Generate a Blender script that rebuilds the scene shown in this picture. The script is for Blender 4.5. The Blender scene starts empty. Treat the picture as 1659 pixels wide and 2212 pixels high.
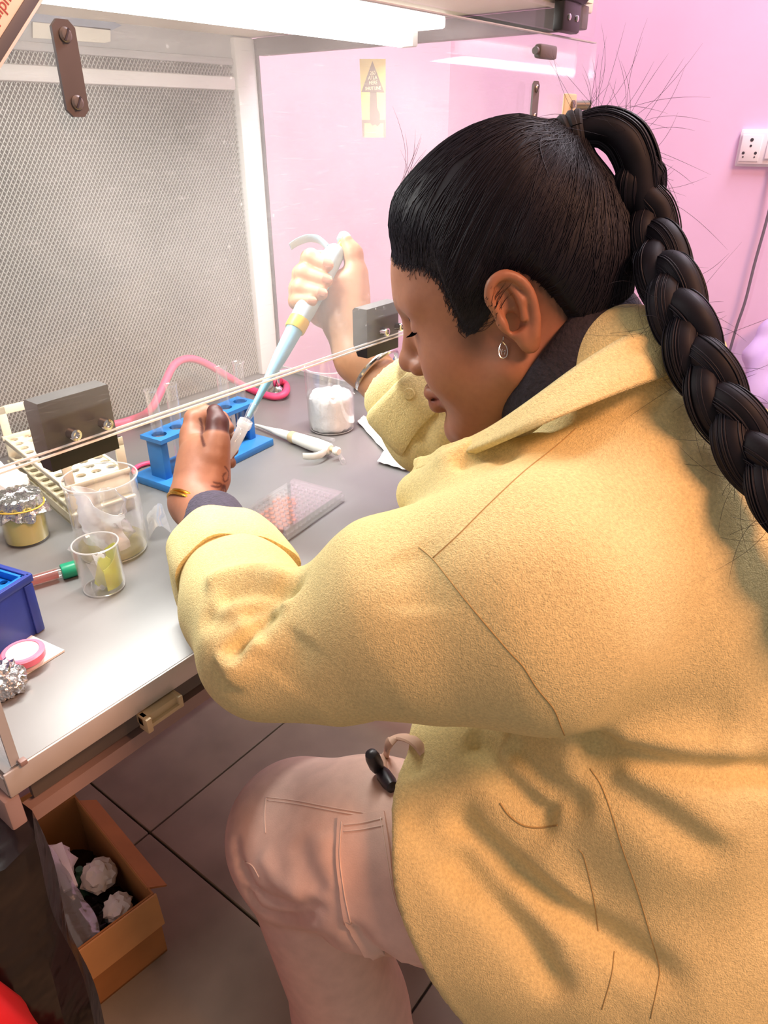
import bpy, bmesh, math, random
import numpy as np
from mathutils import Vector, Matrix, Euler
from mathutils.bvhtree import BVHTree

random.seed(7); rng = np.random.default_rng(7)
scene = bpy.context.scene
COL = scene.collection

# ------------------------------------------------------------------ camera
F_PX, IMG_W, IMG_H = 1570.0, 1659.0, 2212.0
CAM = np.array([-0.140, -0.4895, 1.222])
# columns: camera right, camera down, camera forward, in room axes (x along the bench, y into the cabinet, z up)
RC = np.array([[0.60934192, -0.37414693, 0.69908262],
               [-0.79289039, -0.28171762, 0.54033323],
               [-0.00522013, -0.88354358, -0.46831986]])
cd = bpy.data.cameras.new('camera')
cd.sensor_fit = 'VERTICAL'; cd.sensor_height = 36.0; cd.lens = 36.0 * F_PX / IMG_H
cd.clip_start = 0.02; cd.clip_end = 50
cam_o = bpy.data.objects.new('camera', cd); COL.objects.link(cam_o)
cam_o.matrix_world = Matrix([[RC[0, 0], -RC[0, 1], -RC[0, 2], CAM[0]],
                             [RC[1, 0], -RC[1, 1], -RC[1, 2], CAM[1]],
                             [RC[2, 0], -RC[2, 1], -RC[2, 2], CAM[2]],
                             [0, 0, 0, 1]])
scene.camera = cam_o

# ------------------------------------------------------------------ world, lights, exposure
def lin(h):
    h = h.lstrip('#'); c = [int(h[i:i + 2], 16) / 255 for i in (0, 2, 4)]
    return tuple((x / 12.92 if x <= .04045 else ((x + .055) / 1.055) ** 2.4) for x in c)

wd = bpy.data.worlds.new('room_light'); scene.world = wd; wd.use_nodes = True
wd.node_tree.nodes['Background'].inputs['Color'].default_value = (1.0, 0.86, 0.80, 1)
wd.node_tree.nodes['Background'].inputs['Strength'].default_value = 0.27

def area(name, loc, target, sx, sy, power, col):
    l = bpy.data.lights.new(name, 'AREA'); l.shape = 'RECTANGLE'; l.size = sx; l.size_y = sy
    l.energy = power; l.color = col
    o = bpy.data.objects.new(name, l); COL.objects.link(o); o.location = loc
    o.rotation_euler = (Vector(target) - Vector(loc)).to_track_quat('-Z', 'Y').to_euler()
    return o
# ceiling tube lights of the room: warm one behind the seat, cooler one over the open floor beyond
area('room_light_warm', (0.40, -1.75, 2.55), (0.4, -0.2, 0.8), 0.8, 0.4, 47, (1.0, 0.47, 0.265))
area('room_light_far', (1.75, -0.5, 2.6), (1.7, -0.2, 0.8), 1.2, 0.3, 34, (0.96, 0.90, 1.0))
area('cabinet_tube_light', (0.46, 0.24, 1.315), (0.46, 0.20, 0.77), 0.80, 0.06, 6.2, (1.0, 0.99, 0.95))

vs = scene.view_settings
vs.view_transform = 'Standard'; vs.look = 'None'; vs.gamma = 1.0; vs.use_curve_mapping = False
vs.exposure = 0.42
scene.cycles.use_denoising = True
scene.cycles.max_bounces = 10; scene.cycles.transparent_max_bounces = 40
scene.cycles.caustics_reflective = False; scene.cycles.caustics_refractive = False
scene.cycles.sample_clamp_indirect = 4.0

# ------------------------------------------------------------------ measuring helpers
def W(u, v, d):
    """room point seen at photo position (u, v) at camera depth d metres"""
    return CAM + RC @ (np.array([(u - IMG_W / 2) / F_PX, (v - IMG_H / 2) / F_PX, 1.0]) * d)
def T(u, v, z=0.77):
    """room point of height z seen at photo position (u, v)"""
    r = RC @ np.array([u - IMG_W / 2, v - IMG_H / 2, F_PX]); return CAM + r * ((z - CAM[2]) / r[2])
def PY(u, v, y=0.0):
    r = RC @ np.array([u - IMG_W / 2, v - IMG_H / 2, F_PX]); return CAM + r * ((y - CAM[1]) / r[1])
def PX(u, v, x=0.914):
    r = RC @ np.array([u - IMG_W / 2, v - IMG_H / 2, F_PX]); return CAM + r * ((x - CAM[0]) / r[0])
def unit(a):
    a = np.asarray(a, float); return a / (np.linalg.norm(a) + 1e-12)

# ------------------------------------------------------------------ materials
MATS = {}
def _nt(name):
    m = bpy.data.materials.new(name); m.use_nodes = True; nt = m.node_tree; nt.nodes.clear()
    out = nt.nodes.new('ShaderNodeOutputMaterial'); return m, nt, out
def pm(name, col, rough=.5, metal=0., var=0., vscale=30., col2=None, bump=0., bscale=200., bdist=.001, sheen=0.,
       coat=0., emit=0., spec=.5, sss=0., stretch=None, vcol=False, bump2=None, trans=0., rvar=0.):
    """one procedural surface: base colour varied by noise, with bump"""
    m, nt, out = _nt(name); N, L = nt.nodes, nt.links
    b = N.new('ShaderNodeBsdfPrincipled'); L.new(b.outputs[0], out.inputs[0])
    c = lin(col) if isinstance(col, str) else col
    b.inputs['Base Color'].default_value = (*c, 1); b.inputs['Roughness'].default_value = rough
    b.inputs['Metallic'].default_value = metal; b.inputs['Specular IOR Level'].default_value = spec
    if sheen:
        b.inputs['Sheen Weight'].default_value = sheen; b.inputs['Sheen Roughness'].default_value = .5
        b.inputs['Sheen Tint'].default_value = (*[min(1, x * 1.4 + .1) for x in c], 1)
    if coat: b.inputs['Coat Weight'].default_value = coat
    if trans: b.inputs['Transmission Weight'].default_value = trans
    if sss:
        b.inputs['Subsurface Weight'].default_value = sss; b.inputs['Subsurface Radius'].default_value = (1, .35, .2)
        b.inputs['Subsurface Scale'].default_value = .006
    if emit:
        b.inputs['Emission Color'].default_value = (*c, 1); b.inputs['Emission Strength'].default_value = emit
    tc = N.new('ShaderNodeTexCoord'); vec = tc.outputs['Object']
    if stretch:
        mp = N.new('ShaderNodeMapping'); mp.inputs['Scale'].default_value = stretch; L.new(vec, mp.inputs[0]); vec = mp.outputs[0]
    src = None
    if vcol:
        a = N.new('ShaderNodeAttribute'); a.attribute_name = 'col'; src = a.outputs['Color']; L.new(src, b.inputs['Base Color'])
    if var or col2:
        n = N.new('ShaderNodeTexNoise'); n.inputs['Scale'].default_value = vscale; n.inputs['Detail'].default_value = 5
        L.new(vec, n.inputs['Vector'])
        r = N.new('ShaderNodeValToRGB'); L.new(n.outputs[0], r.inputs[0])
        r.color_ramp.elements[0].position = .3; r.color_ramp.elements[1].position = .7
        c2 = lin(col2) if isinstance(col2, str) else (col2 or c)
        k = var
        r.color_ramp.elements[0].color = (*[max(0, x * (1 - k)) for x in c], 1)
        r.color_ramp.elements[1].color = (*[min(1, x * (1 + k)) for x in c2], 1)
        if src is None: L.new(r.outputs[0], b.inputs['Base Color'])
        else:
            r.color_ramp.elements[0].color = (1 - k,) * 3 + (1,); r.color_ramp.elements[1].color = (1,) * 3 + (1,)
            mx = N.new('ShaderNodeMix'); mx.data_type = 'RGBA'; mx.blend_type = 'MULTIPLY'; mx.inputs[0].default_value = 1
            L.new(src, mx.inputs[6]); L.new(r.outputs[0], mx.inputs[7]); L.new(mx.outputs[2], b.inputs['Base Color'])
        if rvar:
            mr = N.new('ShaderNodeMapRange'); L.new(n.outputs[0], mr.inputs[0])
            mr.inputs[3].default_value = max(.02, rough - rvar); mr.inputs[4].default_value = rough + rvar
            L.new(mr.outputs[0], b.inputs['Roughness'])
    prev = None
    for bb in ([(bump, bscale, bdist)] if bump else []) + (bump2 or []):
        n = N.new('ShaderNodeTexNoise'); n.inputs['Scale'].default_value = bb[1]; n.inputs['Detail'].default_value = 3
        L.new(vec, n.inputs['Vector'])
        bp = N.new('ShaderNodeBump'); bp.inputs['Strength'].default_value = bb[0]; bp.inputs['Distance'].default_value = bb[2]
        L.new(n.outputs[0], bp.inputs['Height'])
        if prev: L.new(prev, bp.inputs['Normal'])
        prev = bp.outputs[0]; L.new(prev, b.inputs['Normal'])
    MATS[name] = m; return m

def clear(name, tint=(1, 1, 1), haze=0.0, haze_col=(1, 1, 1), gloss=.04, edge=.5, rough=.03, dirt=0., edge_col=(.85, .9, .9), scratch=0., dscale=6.):
    """clear plastic or glass: straight-through transparency, mirror sheen growing towards the rim, milky haze and dirt"""
    m, nt, out = _nt(name); N, L = nt.nodes, nt.links
    tr = N.new('ShaderNodeBsdfTransparent'); tr.inputs[0].default_value = (*tint, 1)
    gl = N.new('ShaderNodeBsdfGlossy'); gl.inputs['Roughness'].default_value = rough; gl.inputs[0].default_value = (1, 1, 1, 1)
    df = N.new('ShaderNodeBsdfTranslucent'); df.inputs[0].default_value = (*haze_col, 1)
    df2 = N.new('ShaderNodeBsdfDiffuse'); df2.inputs[0].default_value = (*haze_col, 1)
    hz = N.new('ShaderNodeMixShader'); hz.inputs[0].default_value = .5; L.new(df.outputs[0], hz.inputs[1]); L.new(df2.outputs[0], hz.inputs[2])
    lw = N.new('ShaderNodeLayerWeight'); lw.inputs['Blend'].default_value = .35
    mr = N.new('ShaderNodeMapRange'); L.new(lw.outputs['Facing'], mr.inputs[0]); mr.inputs[1].default_value = .3; mr.inputs[2].default_value = 1.
    mr.inputs[3].default_value = gloss; mr.inputs[4].default_value = edge
    m1 = N.new('ShaderNodeMixShader'); L.new(mr.outputs[0], m1.inputs[0]); L.new(tr.outputs[0], m1.inputs[1]); L.new(gl.outputs[0], m1.inputs[2])
    m2 = N.new('ShaderNodeMixShader'); m2.inputs[0].default_value = haze; L.new(m1.outputs[0], m2.inputs[1]); L.new(hz.outputs[0], m2.inputs[2])
    if dirt or scratch:
        tc = N.new('ShaderNodeTexCoord')
        n = N.new('ShaderNodeTexNoise'); n.inputs['Scale'].default_value = dscale; n.inputs['Detail'].default_value = 6; L.new(tc.outputs['Object'], n.inputs[0])
        r = N.new('ShaderNodeMapRange'); L.new(n.outputs[0], r.inputs[0]); r.inputs[1].default_value = .35; r.inputs[2].default_value = .75
        r.inputs[3].default_value = haze; r.inputs[4].default_value = haze + dirt
        s = r.outputs[0]
        if scratch:
            mp = N.new('ShaderNodeMapping'); mp.inputs['Scale'].default_value = (1, 1, 14); mp.inputs['Rotation'].default_value = (0, .25, 0)
            L.new(tc.outputs['Object'], mp.inputs[0])
            n2 = N.new('ShaderNodeTexNoise'); n2.inputs['Scale'].default_value = 55; n2.inputs['Detail'].default_value = 4; L.new(mp.outputs[0], n2.inputs[0])
            r2 = N.new('ShaderNodeMapRange'); L.new(n2.outputs[0], r2.inputs[0]); r2.inputs[1].default_value = .62; r2.inputs[2].default_value = .8
            r2.inputs[3].default_value = 0; r2.inputs[4].default_value = scratch
            ad = N.new('ShaderNodeMath'); ad.operation = 'ADD'; L.new(s, ad.inputs[0]); L.new(r2.outputs[0], ad.inputs[1]); s = ad.outputs[0]
            v = N.new('ShaderNodeTexVoronoi'); v.inputs['Scale'].default_value = 60; L.new(tc.outputs['Object'], v.inputs['Vector'])
            r3 = N.new('ShaderNodeMapRange'); L.new(v.outputs['Distance'], r3.inputs[0]); r3.inputs[1].default_value = .02; r3.inputs[2].default_value = .10
            r3.inputs[3].default_value = .5; r3.inputs[4].default_value = 0
            n3 = N.new('ShaderNodeTexNoise'); n3.inputs['Scale'].default_value = 9; L.new(tc.outputs['Object'], n3.inputs[0])
            r4 = N.new('ShaderNodeMapRange'); L.new(n3.outputs[0], r4.inputs[0]); r4.inputs[1].default_value = .5; r4.inputs[2].default_value = .7
            mu = N.new('ShaderNodeMath'); mu.operation = 'MULTIPLY'; L.new(r3.outputs[0], mu.inputs[0]); L.new(r4.outputs[0], mu.inputs[1])
            ad2 = N.new('ShaderNodeMath'); ad2.operation = 'ADD'; ad2.use_clamp = True; L.new(s, ad2.inputs[0]); L.new(mu.outputs[0], ad2.inputs[1]); s = ad2.outputs[0]
        L.new(s, m2.inputs[0])
    L.new(m2.outputs[0], out.inputs[0]); MATS[name] = m; return m

# ------------------------------------------------------------------ mesh builder
class MB:
    def __init__(s): s.v = []; s.f = []
    def add(s, vs, fs):
        o = len(s.v); s.v += [tuple(map(float, p)) for p in vs]; s.f += [tuple(i + o for i in f) for f in fs]; return s
    def box(s, c, size, rot=None, r=0., seg=2):
        bm = bmesh.new(); bmesh.ops.create_cube(bm, size=1.0)
        bmesh.ops.scale(bm, vec=Vector(size), verts=bm.verts)
        if r > 0: bmesh.ops.bevel(bm, geom=bm.edges[:], offset=r, segments=seg, profile=.5, affect='EDGES')
        M = Matrix.Translation(Vector(c))
        if rot is not None: M = M @ (rot.to_4x4() if isinstance(rot, Matrix) else Euler(rot).to_matrix().to_4x4())
        bmesh.ops.transform(bm, matrix=M, verts=bm.verts)
        bm.verts.index_update(); s.add([v.co for v in bm.verts], [[v.index for v in f.verts] for f in bm.faces]); bm.free(); return s
    def bar(s, a, b, w, h, up=(0, 0, 1), r=0.):
        a, b = np.array(a, float), np.array(b, float); z = unit(b - a); x = unit(np.cross(up, z)); y = np.cross(z, x)
        return s.box((a + b) / 2, (w, h, np.linalg.norm(b - a)), Matrix(np.stack([x, y, z], 1).tolist()), r)
    def rings(s, rings, closed=True, cap0=True, cap1=True):
        n = len(rings[0]); o = len(s.v)
        for rg in rings: s.v += [tuple(map(float, p)) for p in rg]
        for i in range(len(rings) - 1):
            for j in range(n if closed else n - 1):
                a, b = o + i * n + j, o + i * n + (j + 1) % n
                s.f.append((a, b, b + n, a + n))
        if cap0: s.f.append(tuple(o + j for j in range(n))[::-1])
        if cap1: s.f.append(tuple(o + (len(rings) - 1) * n + j for j in range(n)))
        return s
    def tube(s, path, r, n=10, caps=True, flat=1.0):
        P = np.array(path, float); m = len(P); rr = np.broadcast_to(np.asarray(r, float), (m,))
        tg = np.gradient(P, axis=0); tg /= (np.linalg.norm(tg, axis=1, keepdims=True) + 1e-12)
        up = np.array([0, 0, 1.]) if abs(tg[0, 2]) < .9 else np.array([1., 0, 0])
        x = unit(np.cross(up, tg[0])); rings = []
        for i in range(m):
            x = unit(x - tg[i] * x.dot(tg[i])); y = np.cross(tg[i], x)
            rings.append([P[i] + rr[i] * (math.cos(a) * x + flat * math.sin(a) * y) for a in np.linspace(0, 2 * math.pi, n, endpoint=False)])
        return s.rings(rings, cap0=caps, cap1=caps)
    def cyl(s, a, b, r0, r1=None, n=16, caps=True): return s.tube([a, b], [r0, r0 if r1 is None else r1], n, caps)
    def lathe(s, prof, n=32, c=(0, 0, 0), axis=None, closed_ends=False):
        """prof: (radius, height) pairs turned about z, then z turned to axis"""
        M = np.eye(3)
        if axis is not None:
            z = unit(axis); x = unit(np.cross((0, 0, 1) if abs(z[2]) < .95 else (1, 0, 0), z)); M = np.stack([x, np.cross(z, x), z], 1)
        rings = [[np.array(c) + M @ np.array([max(r, 1e-5) * math.cos(a), max(r, 1e-5) * math.sin(a), h]) for a in np.linspace(0, 2 * math.pi, n, endpoint=False)] for r, h in prof]
        return s.rings(rings, cap0=closed_ends, cap1=closed_ends)
    def prism(s, poly, z0, z1, frame=None):
        O, X, Y, Z = frame if frame else ((0, 0, 0), (1, 0, 0), (0, 1, 0), (0, 0, 1)); O, X, Y, Z = map(np.array, (O, X, Y, Z))
        a = [O + X * p[0] + Y * p[1] + Z * z0 for p in poly]; b = [O + X * p[0] + Y * p[1] + Z * z1 for p in poly]
        return s.rings([a, b])
    def grid(s, G, thick=0.):
        """surface through a 2-D array of points; with thickness it gets a second skin and an edge"""
        G = np.array(G, float); a, b = G.shape[:2]
        if thick:
            du = np.gradient(G, axis=0); dv = np.gradient(G, axis=1); n = np.cross(du, dv); n /= (np.linalg.norm(n, axis=2, keepdims=True) + 1e-12)
            G2 = G - n * thick; o = len(s.v)
            s.v += [tuple(p) for p in G.reshape(-1, 3)] + [tuple(p) for p in G2.reshape(-1, 3)]; q = a * b
            for i in range(a - 1):
                for j in range(b - 1):
                    k = o + i * b + j; s.f.append((k, k + b, k + b + 1, k + 1)); s.f.append((k + q, k + q + 1, k + q + b + 1, k + q + b))
            rim = [i * b for i in range(a)] + [(a - 1) * b + j for j in range(1, b)] + [i * b + b - 1 for i in range(a - 2, -1, -1)] + [j for j in range(b - 2, 0, -1)]
            for i in range(len(rim)):
                p, r = o + rim[i], o + rim[(i + 1) % len(rim)]; s.f.append((p, p + q, r + q, r)[::-1])
        else:
            o = len(s.v); s.v += [tuple(p) for p in G.reshape(-1, 3)]
            for i in range(a - 1):
                for j in range(b - 1):
                    k = o + i * b + j; s.f.append((k, k + b, k + b + 1, k + 1))
        return s
    def mesh(s, name, smooth=35, fix=True):
        me = bpy.data.meshes.new(name); me.from_pydata(s.v, [], s.f); me.validate()
        if fix:
            bm = bmesh.new(); bm.from_mesh(me); bmesh.ops.recalc_face_normals(bm, faces=bm.faces); bm.to_mesh(me); bm.free()
        if smooth:
            me.polygons.foreach_set('use_smooth', [True] * len(me.polygons))
            if smooth < 180: me.set_sharp_from_angle(angle=math.radians(smooth))
        me.update(); return me

def M_(m): return MATS[m] if isinstance(m, str) else m
def tag(o, label=None, cat=None, group=None, kind=None):
    if label: o['label'] = label
    if cat: o['category'] = cat
    if group: o['group'] = group
    if kind: o['kind'] = kind
    return o
def thing(name, label, cat, loc=(0, 0, 0), rz=0., group=None, rot=None):
    o = bpy.data.objects.new(name, None); COL.objects.link(o); o.empty_display_size = .02
    o.location = tuple(map(float, loc)); o.rotation_euler = rot if rot else (0, 0, rz)
    return tag(o, label, cat, group)
def obj(name, mb, mat, parent=None, smooth=35, world=False, label=None, kind=None, fix=True):
    """one mesh object; world=True: the points are room points, also under a parent"""
    me = mb.mesh(name, smooth, fix) if isinstance(mb, MB) else mb
    o = bpy.data.objects.new(name, me); COL.objects.link(o)
    if mat is not None and not me.materials: me.materials.append(M_(mat))
    if parent is not None:
        o.parent = parent
        if world: 
            p = parent; M = Matrix.Identity(4)
            while p is not None: M = p.matrix_basis @ M if p.parent is None else (p.matrix_parent_inverse @ p.matrix_basis) @ M; p = p.parent
            o.matrix_parent_inverse = M.inverted()
    if label: o['label'] = label
    if kind: o['kind'] = kind
    return o
def single(name, mb, mat, label, cat, group=None, loc=None, smooth=35, rz=0., fix=True):
    o = obj(name, mb, mat, smooth=smooth, fix=fix)
    if loc is not None: o.location = tuple(map(float, loc)); o.rotation_euler = (0, 0, rz)
    return tag(o, label, cat, group)
def struct(name, mb, mat, parent=None, smooth=0): 
    return tag(obj(name, mb, mat, parent, smooth=smooth), kind='structure')
def copy_tree(o, parent=None):
    c = o.copy(); COL.objects.link(c); c.parent = parent
    for ch in list(o.children): copy_tree(ch, c)
    return c
def spline(pts, n=40):
    """Catmull-Rom through the points"""
    P = np.array(pts, float); P = np.vstack([2 * P[0] - P[1], P, 2 * P[-1] - P[-2]]); k = len(P) - 3; out = []
    for t in np.linspace(0, k - 1e-9, n):
        i = int(t); f = t - i; a, b, c, d = P[i:i + 4]
        out.append(.5 * (2 * b + (c - a) * f + (2 * a - 5 * b + 4 * c - d) * f * f + (3 * b - a - 3 * c + d) * f ** 3))
    return np.array(out)
# ------------------------------------------------------------------ surfaces of the place
pm('panel_grey', '#a9a9a8', .4)
pm('pink_wall', '#e8c8ea', .7, var=.05, vscale=3., bump=.15, bscale=60, bdist=.002)
pm('pink_wall_back', '#e4cade', .7, var=.05, vscale=3.)
pm('grout', '#4a423c', .9)
pm('tile', '#8a8069', .42, var=.16, vscale=9., rvar=.08)
pm('steel_top', '#8c8b8a', .40, metal=.45, spec=.4, var=.05, vscale=9., rvar=.07, bump=.04, bscale=60, bdist=.0006)
pm('steel', '#c9c2bb', .38, metal=.35, var=.06, vscale=20.)
pm('chrome', '#e6e6e6', .10, metal=1.0)
pm('cream_paint', '#937c76', .45, var=.06, vscale=12)
pm('white_paint', '#e3e1de', .45, var=.03, vscale=8)
pm('ceiling_white', '#e9e3cf', .5, var=.03, vscale=6)
pm('grey_paint', '#a8a8a8', .5, var=.05, vscale=9)
pm('dark_apron', '#57504a', .55, var=.15, vscale=10)
pm('dark_beam', '#5c5a5e', .6, var=.15, vscale=14)
pm('mesh_metal', '#a9a8a1', .42, metal=.35)
pm('filter_grey', '#6f6c64', .8, var=.16, vscale=22., bump=.3, bscale=40, bdist=.004)
pm('black_plastic', '#1d1a1b', .38, var=.25, vscale=60., rvar=.08)
pm('hinge_black', '#100d0d', .42, var=.2, vscale=50., rvar=.08)
pm('brown_plate', '#625b5a', .5, metal=.15, var=.10, vscale=40.)
pm('screw_metal', '#8a827f', .35, metal=.7)
pm('beige_plastic', '#c8b28c', .5, var=.05, vscale=30)
pm('socket_white', '#eceaf2', .4)
pm('socket_hole', '#3a3640', .6)
pm('cord_grey', '#6d6674', .5)
clear('acrylic', (.97, .965, .97), haze=.015, gloss=.012, edge=.2, rough=.05, dirt=.02)
clear('sash_acrylic', (.97, .975, .98), haze=.03, gloss=.015, edge=.3, rough=.06, dirt=.10, scratch=.14, dscale=5.)  # dirty, scratched sheet; dirt raised further to mimic the lamp's glare veil
pm('lit_edge_white', '#f4f4f2', .25, trans=.0, emit=0., coat=.5)  # plain white standing in for light caught in the sash edges
pm('sticker', '#d9bd86', .6, var=.06, vscale=40)
pm('sticker_print', '#8d7b74', .7)
pm('sticker_text', '#e6d3b4', .7)
pm('sign_beige', '#f2e0cc', .6, var=.05, vscale=30)
pm('sign_red', '#b0524e', .6)
pm('tape_blue', '#8c97a8', .5, var=.1, vscale=30)
pm('tape_cream', '#dedacb', .5, var=.05, vscale=30)

# ------------------------------------------------------------------ floor of square tiles, walls
floor = struct('floor', MB().box((0.55, -.25, -.03), (3.5, 2.7, .04)), 'grout')
TS = .60
tile_mb = MB().box((0, 0, 0), (TS - .004, TS - .004, .014), r=.0015, seg=1); tile_me = tile_mb.mesh('tile', 30); tile_me.materials.append(M_('tile'))
for i in range(-2, 4):
    for j in range(-2, 3):
        t = bpy.data.objects.new('tile', tile_me); COL.objects.link(t); t.parent = floor
        t.location = (.342 + TS * (i + .5), -.13 + TS * (j + .5) , -.007)
wall_r = struct('wall_right', MB().box((2.33, -.5, 1.35), (.06, 3.4, 2.75)), 'pink_wall')
wall_b = struct('wall_back', MB().box((.55, 1.13, 1.35), (3.5, .06, 2.75)), 'pink_wall_back')

# wall socket plate with switch
def socket():
    p = PX(1635, 320, 2.296)
    t = thing('wall_socket', 'white wall socket plate with five round holes on the pink wall', 'socket', (2.30, p[1], p[2]))
    obj('back_box', MB().box((-.006, -.035, 0), (.012, .168, .094), r=.004), 'socket_white', t)
    pl = obj('face_plate', MB().box((-.016, -.035, 0), (.012, .152, .080), r=.003), 'socket_white', t)
    obj('socket_insert', MB().box((-.0235, .012, 0), (.004, .052, .066), r=.0015), 'socket_white', t)
    for (y, z, r) in ((.012, .021, .0045), (.012, .006, .0032), (-.004, -.012, .0038), (.028, -.012, .0038), (-.003, -.022, .0022), (.027, -.022, .0022)):
        obj('socket_hole', MB().cyl((-.0262, y, z), (-.0245, y, z), r, n=12), 'socket_hole', t)
    sw = obj('switch', MB().box((-.0245, -.045, 0), (.006, .030, .052), (0, .08, 0), r=.002), 'socket_white', t)
socket()
# loose power cord hanging against the wall
cpts = [PX(u, v, 2.27) for u, v in ((1668, 420), (1655, 480), (1630, 570), (1610, 650), (1590, 710), (1568, 790), (1556, 850), (1548, 930))]
cpts = [PX(1672, 330, 2.29)] + cpts + [(2.26, cpts[-1][1] + .05, .4), (2.2, cpts[-1][1] + .12, .008), (2.0, cpts[-1][1] + .2, .006)]
single('power_cord', MB().tube(spline(cpts, 60), .0042, 8), 'cord_grey', 'thin grey power cord hanging down the pink wall under the socket', 'cord')

# ------------------------------------------------------------------ bench stand and steel worktop
BX, BY, BZ = .914, .64, .77
st = thing('bench_stand', 'cream square-tube stand with dark apron carrying the steel worktop', 'stand', (0, 0, 0))
for (x, y, w) in ((.0005, .014, .013), (BX - .014, .018, .024), (.012, BY - .02, .024), (BX - .014, BY - .02, .024)):
    obj('leg', MB().box((x, y, .372), (w, .026, .744), r=.002), 'cream_paint', st)
obj('lower_rail', MB().bar((.004, .030, .690), (BX - .004, .030, .690), .013, .016), 'cream_paint', st)
obj('apron', MB().box((BX / 2, .03, .726), (BX - .05, .006, .044)), 'dark_apron', st)
obj('under_tray', MB().box((BX / 2, .33, .712), (BX - .04, .56, .03)), 'dark_apron', st)
for x in (.012, BX - .014): obj('side_rail', MB().bar((x, .03, .12), (x, BY - .03, .12), .02, .024), 'cream_paint', st)
obj('back_rail', MB().bar((.02, BY - .02, .12), (BX - .02, BY - .02, .12), .024, .02), 'cream_paint', st)
lt = obj('drawer_catch', MB().box((.141, -.002, .738), (.042, .012, .011), r=.0015).box((.123, -.006, .7355), (.006, .014, .016), r=.001).box((.160, -.005, .737), (.005, .013, .014), r=.001), 'beige_plastic', st, label='small beige plastic catch under the worktop lip')
obj('catch_bar', MB().bar((.125, -.009, .733), (.159, -.009, .733), .005, .004), 'beige_plastic', lt, world=False)

wt = thing('steel_worktop', 'brushed steel worktop with folded front lip inside the flow cabinet', 'worktop', (0, 0, 0))
obj('top_sheet', MB().box((BX / 2, BY / 2 + .0012, BZ - .004), (BX - .004, BY - .0024, .008), r=.0003), 'steel_top', wt)
obj('front_lip', MB().box((BX / 2, .0013, BZ - .0125), (BX, .003, .025), r=.0012), 'steel', wt)
obj('side_lip', MB().box((.0015, BY / 2, BZ - .0155), (.003, BY - .008, .019)), 'steel', wt)
obj('side_lip', MB().box((BX - .0015, BY / 2, BZ - .0155), (.003, BY - .008, .019)), 'steel', wt)

# ------------------------------------------------------------------ the flow cabinet
cab = thing('flow_cabinet', 'laminar flow cabinet with clear front sash and diamond mesh back', 'cabinet', (0, 0, BZ))
def cp(name, mb, mat, label=None, parent=None, kind=None, smooth=35): return obj(name, mb, mat, parent or cab, world=True, label=label, kind=kind, smooth=smooth)
GX0, GX1, GY = .02, .862, .612
def mesh_bars(z0, z1, px_=.0068, pz=.0096, w=.0012):
    """expanded metal: two families of crossing slanted strands, cut to the panel"""
    mb = MB(); k = pz / px_; H = z1 - z0; run = H / k
    for s in (1, -1):
        n = int((GX1 - GX0 + run) / px_) + 2
        for i in range(n):
            xa = GX0 - (run if s > 0 else 0) + i * px_; xb = xa + s * run
            if s < 0: xa, xb = GX0 + i * px_, GX0 + i * px_ - run
            za, zb = z0, z1
            # clip to x range
            def at(x): return za + (x - xa) / (xb - xa) * (zb - za)
            lo, hi = min(xa, xb), max(xa, xb); c0, c1 = max(lo, GX0), min(hi, GX1)
            if c1 - c0 < .001: continue
            mb.bar((c0, GY - .001 * s, at(c0)), (c1, GY - .001 * s, at(c1)), w, .0022, up=(0, 1, 0))
    return mb
cp('mesh_grille', mesh_bars(.774, 1.279), 'mesh_metal', 'silver diamond mesh grille over the filter', kind='stuff', smooth=0)
cp('upper_mesh', mesh_bars(1.300, 1.316), 'mesh_metal', 'narrow strip of diamond mesh above the main grille', kind='stuff', smooth=0)
cp('filter_panel', MB().box(((GX0 + GX1) / 2, .655, 1.045), (GX1 - GX0 + .1, .02, .56)), 'filter_grey', 'grey filter behind the mesh')
cp('grille_rail', MB().box(((GX0 + GX1) / 2, GY, 1.2895), (GX1 - GX0, .018, .021), r=.004), 'white_paint')
cp('grille_rail', MB().box(((GX0 + GX1) / 2, GY, 1.3215), (GX1 - GX0, .014, .011), r=.002), 'grey_paint')
cp('head_panel', MB().box((BX / 2, GY + .004, 1.344), (BX, .012, .034)), 'grey_paint')
cp('corner_post', MB().box((.8865, .617, 1.064), (.047, .034, .588), r=.003), 'white_paint', 'white corner post beside the mesh grille')
cp('post_edge', MB().box((.9125, .606, 1.064), (.005, .02, .588)), 'dark_beam')
cp('ceiling_panel', MB().box((BX / 2, .315, 1.366), (BX + .01, .66, .012)), 'ceiling_white')
for x in (.0, BX - .002): cp('top_beam', MB().box((x, .29, 1.345), (.018, .60, .026), r=.002), 'dark_beam')
cp('housing', MB().box((BX / 2, .86, 1.064), (BX, .38, .60), r=.006), 'white_paint', 'blower housing behind the filter')
cp('side_panel', MB().box((BX + .003, .30, 1.064), (.006, .60, .585)), 'acrylic', 'clear acrylic side panel')
cp('side_panel', MB().box((.012, .285, 1.064), (.006, .56, .585)), 'acrylic', 'clear acrylic side panel')
cp('panel_edge', MB().box((.012, .004, 1.064), (.0075, .002, .585)), 'panel_grey')
cp('side_panel_trim', MB().box((BX - .001, .30, .7745), (.006, .60, .009)), 'grey_paint')
cp('panel_bolt', MB().box((.016, -.001, .7735), (.006, .006, .005), r=.001), 'cream_paint')
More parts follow.
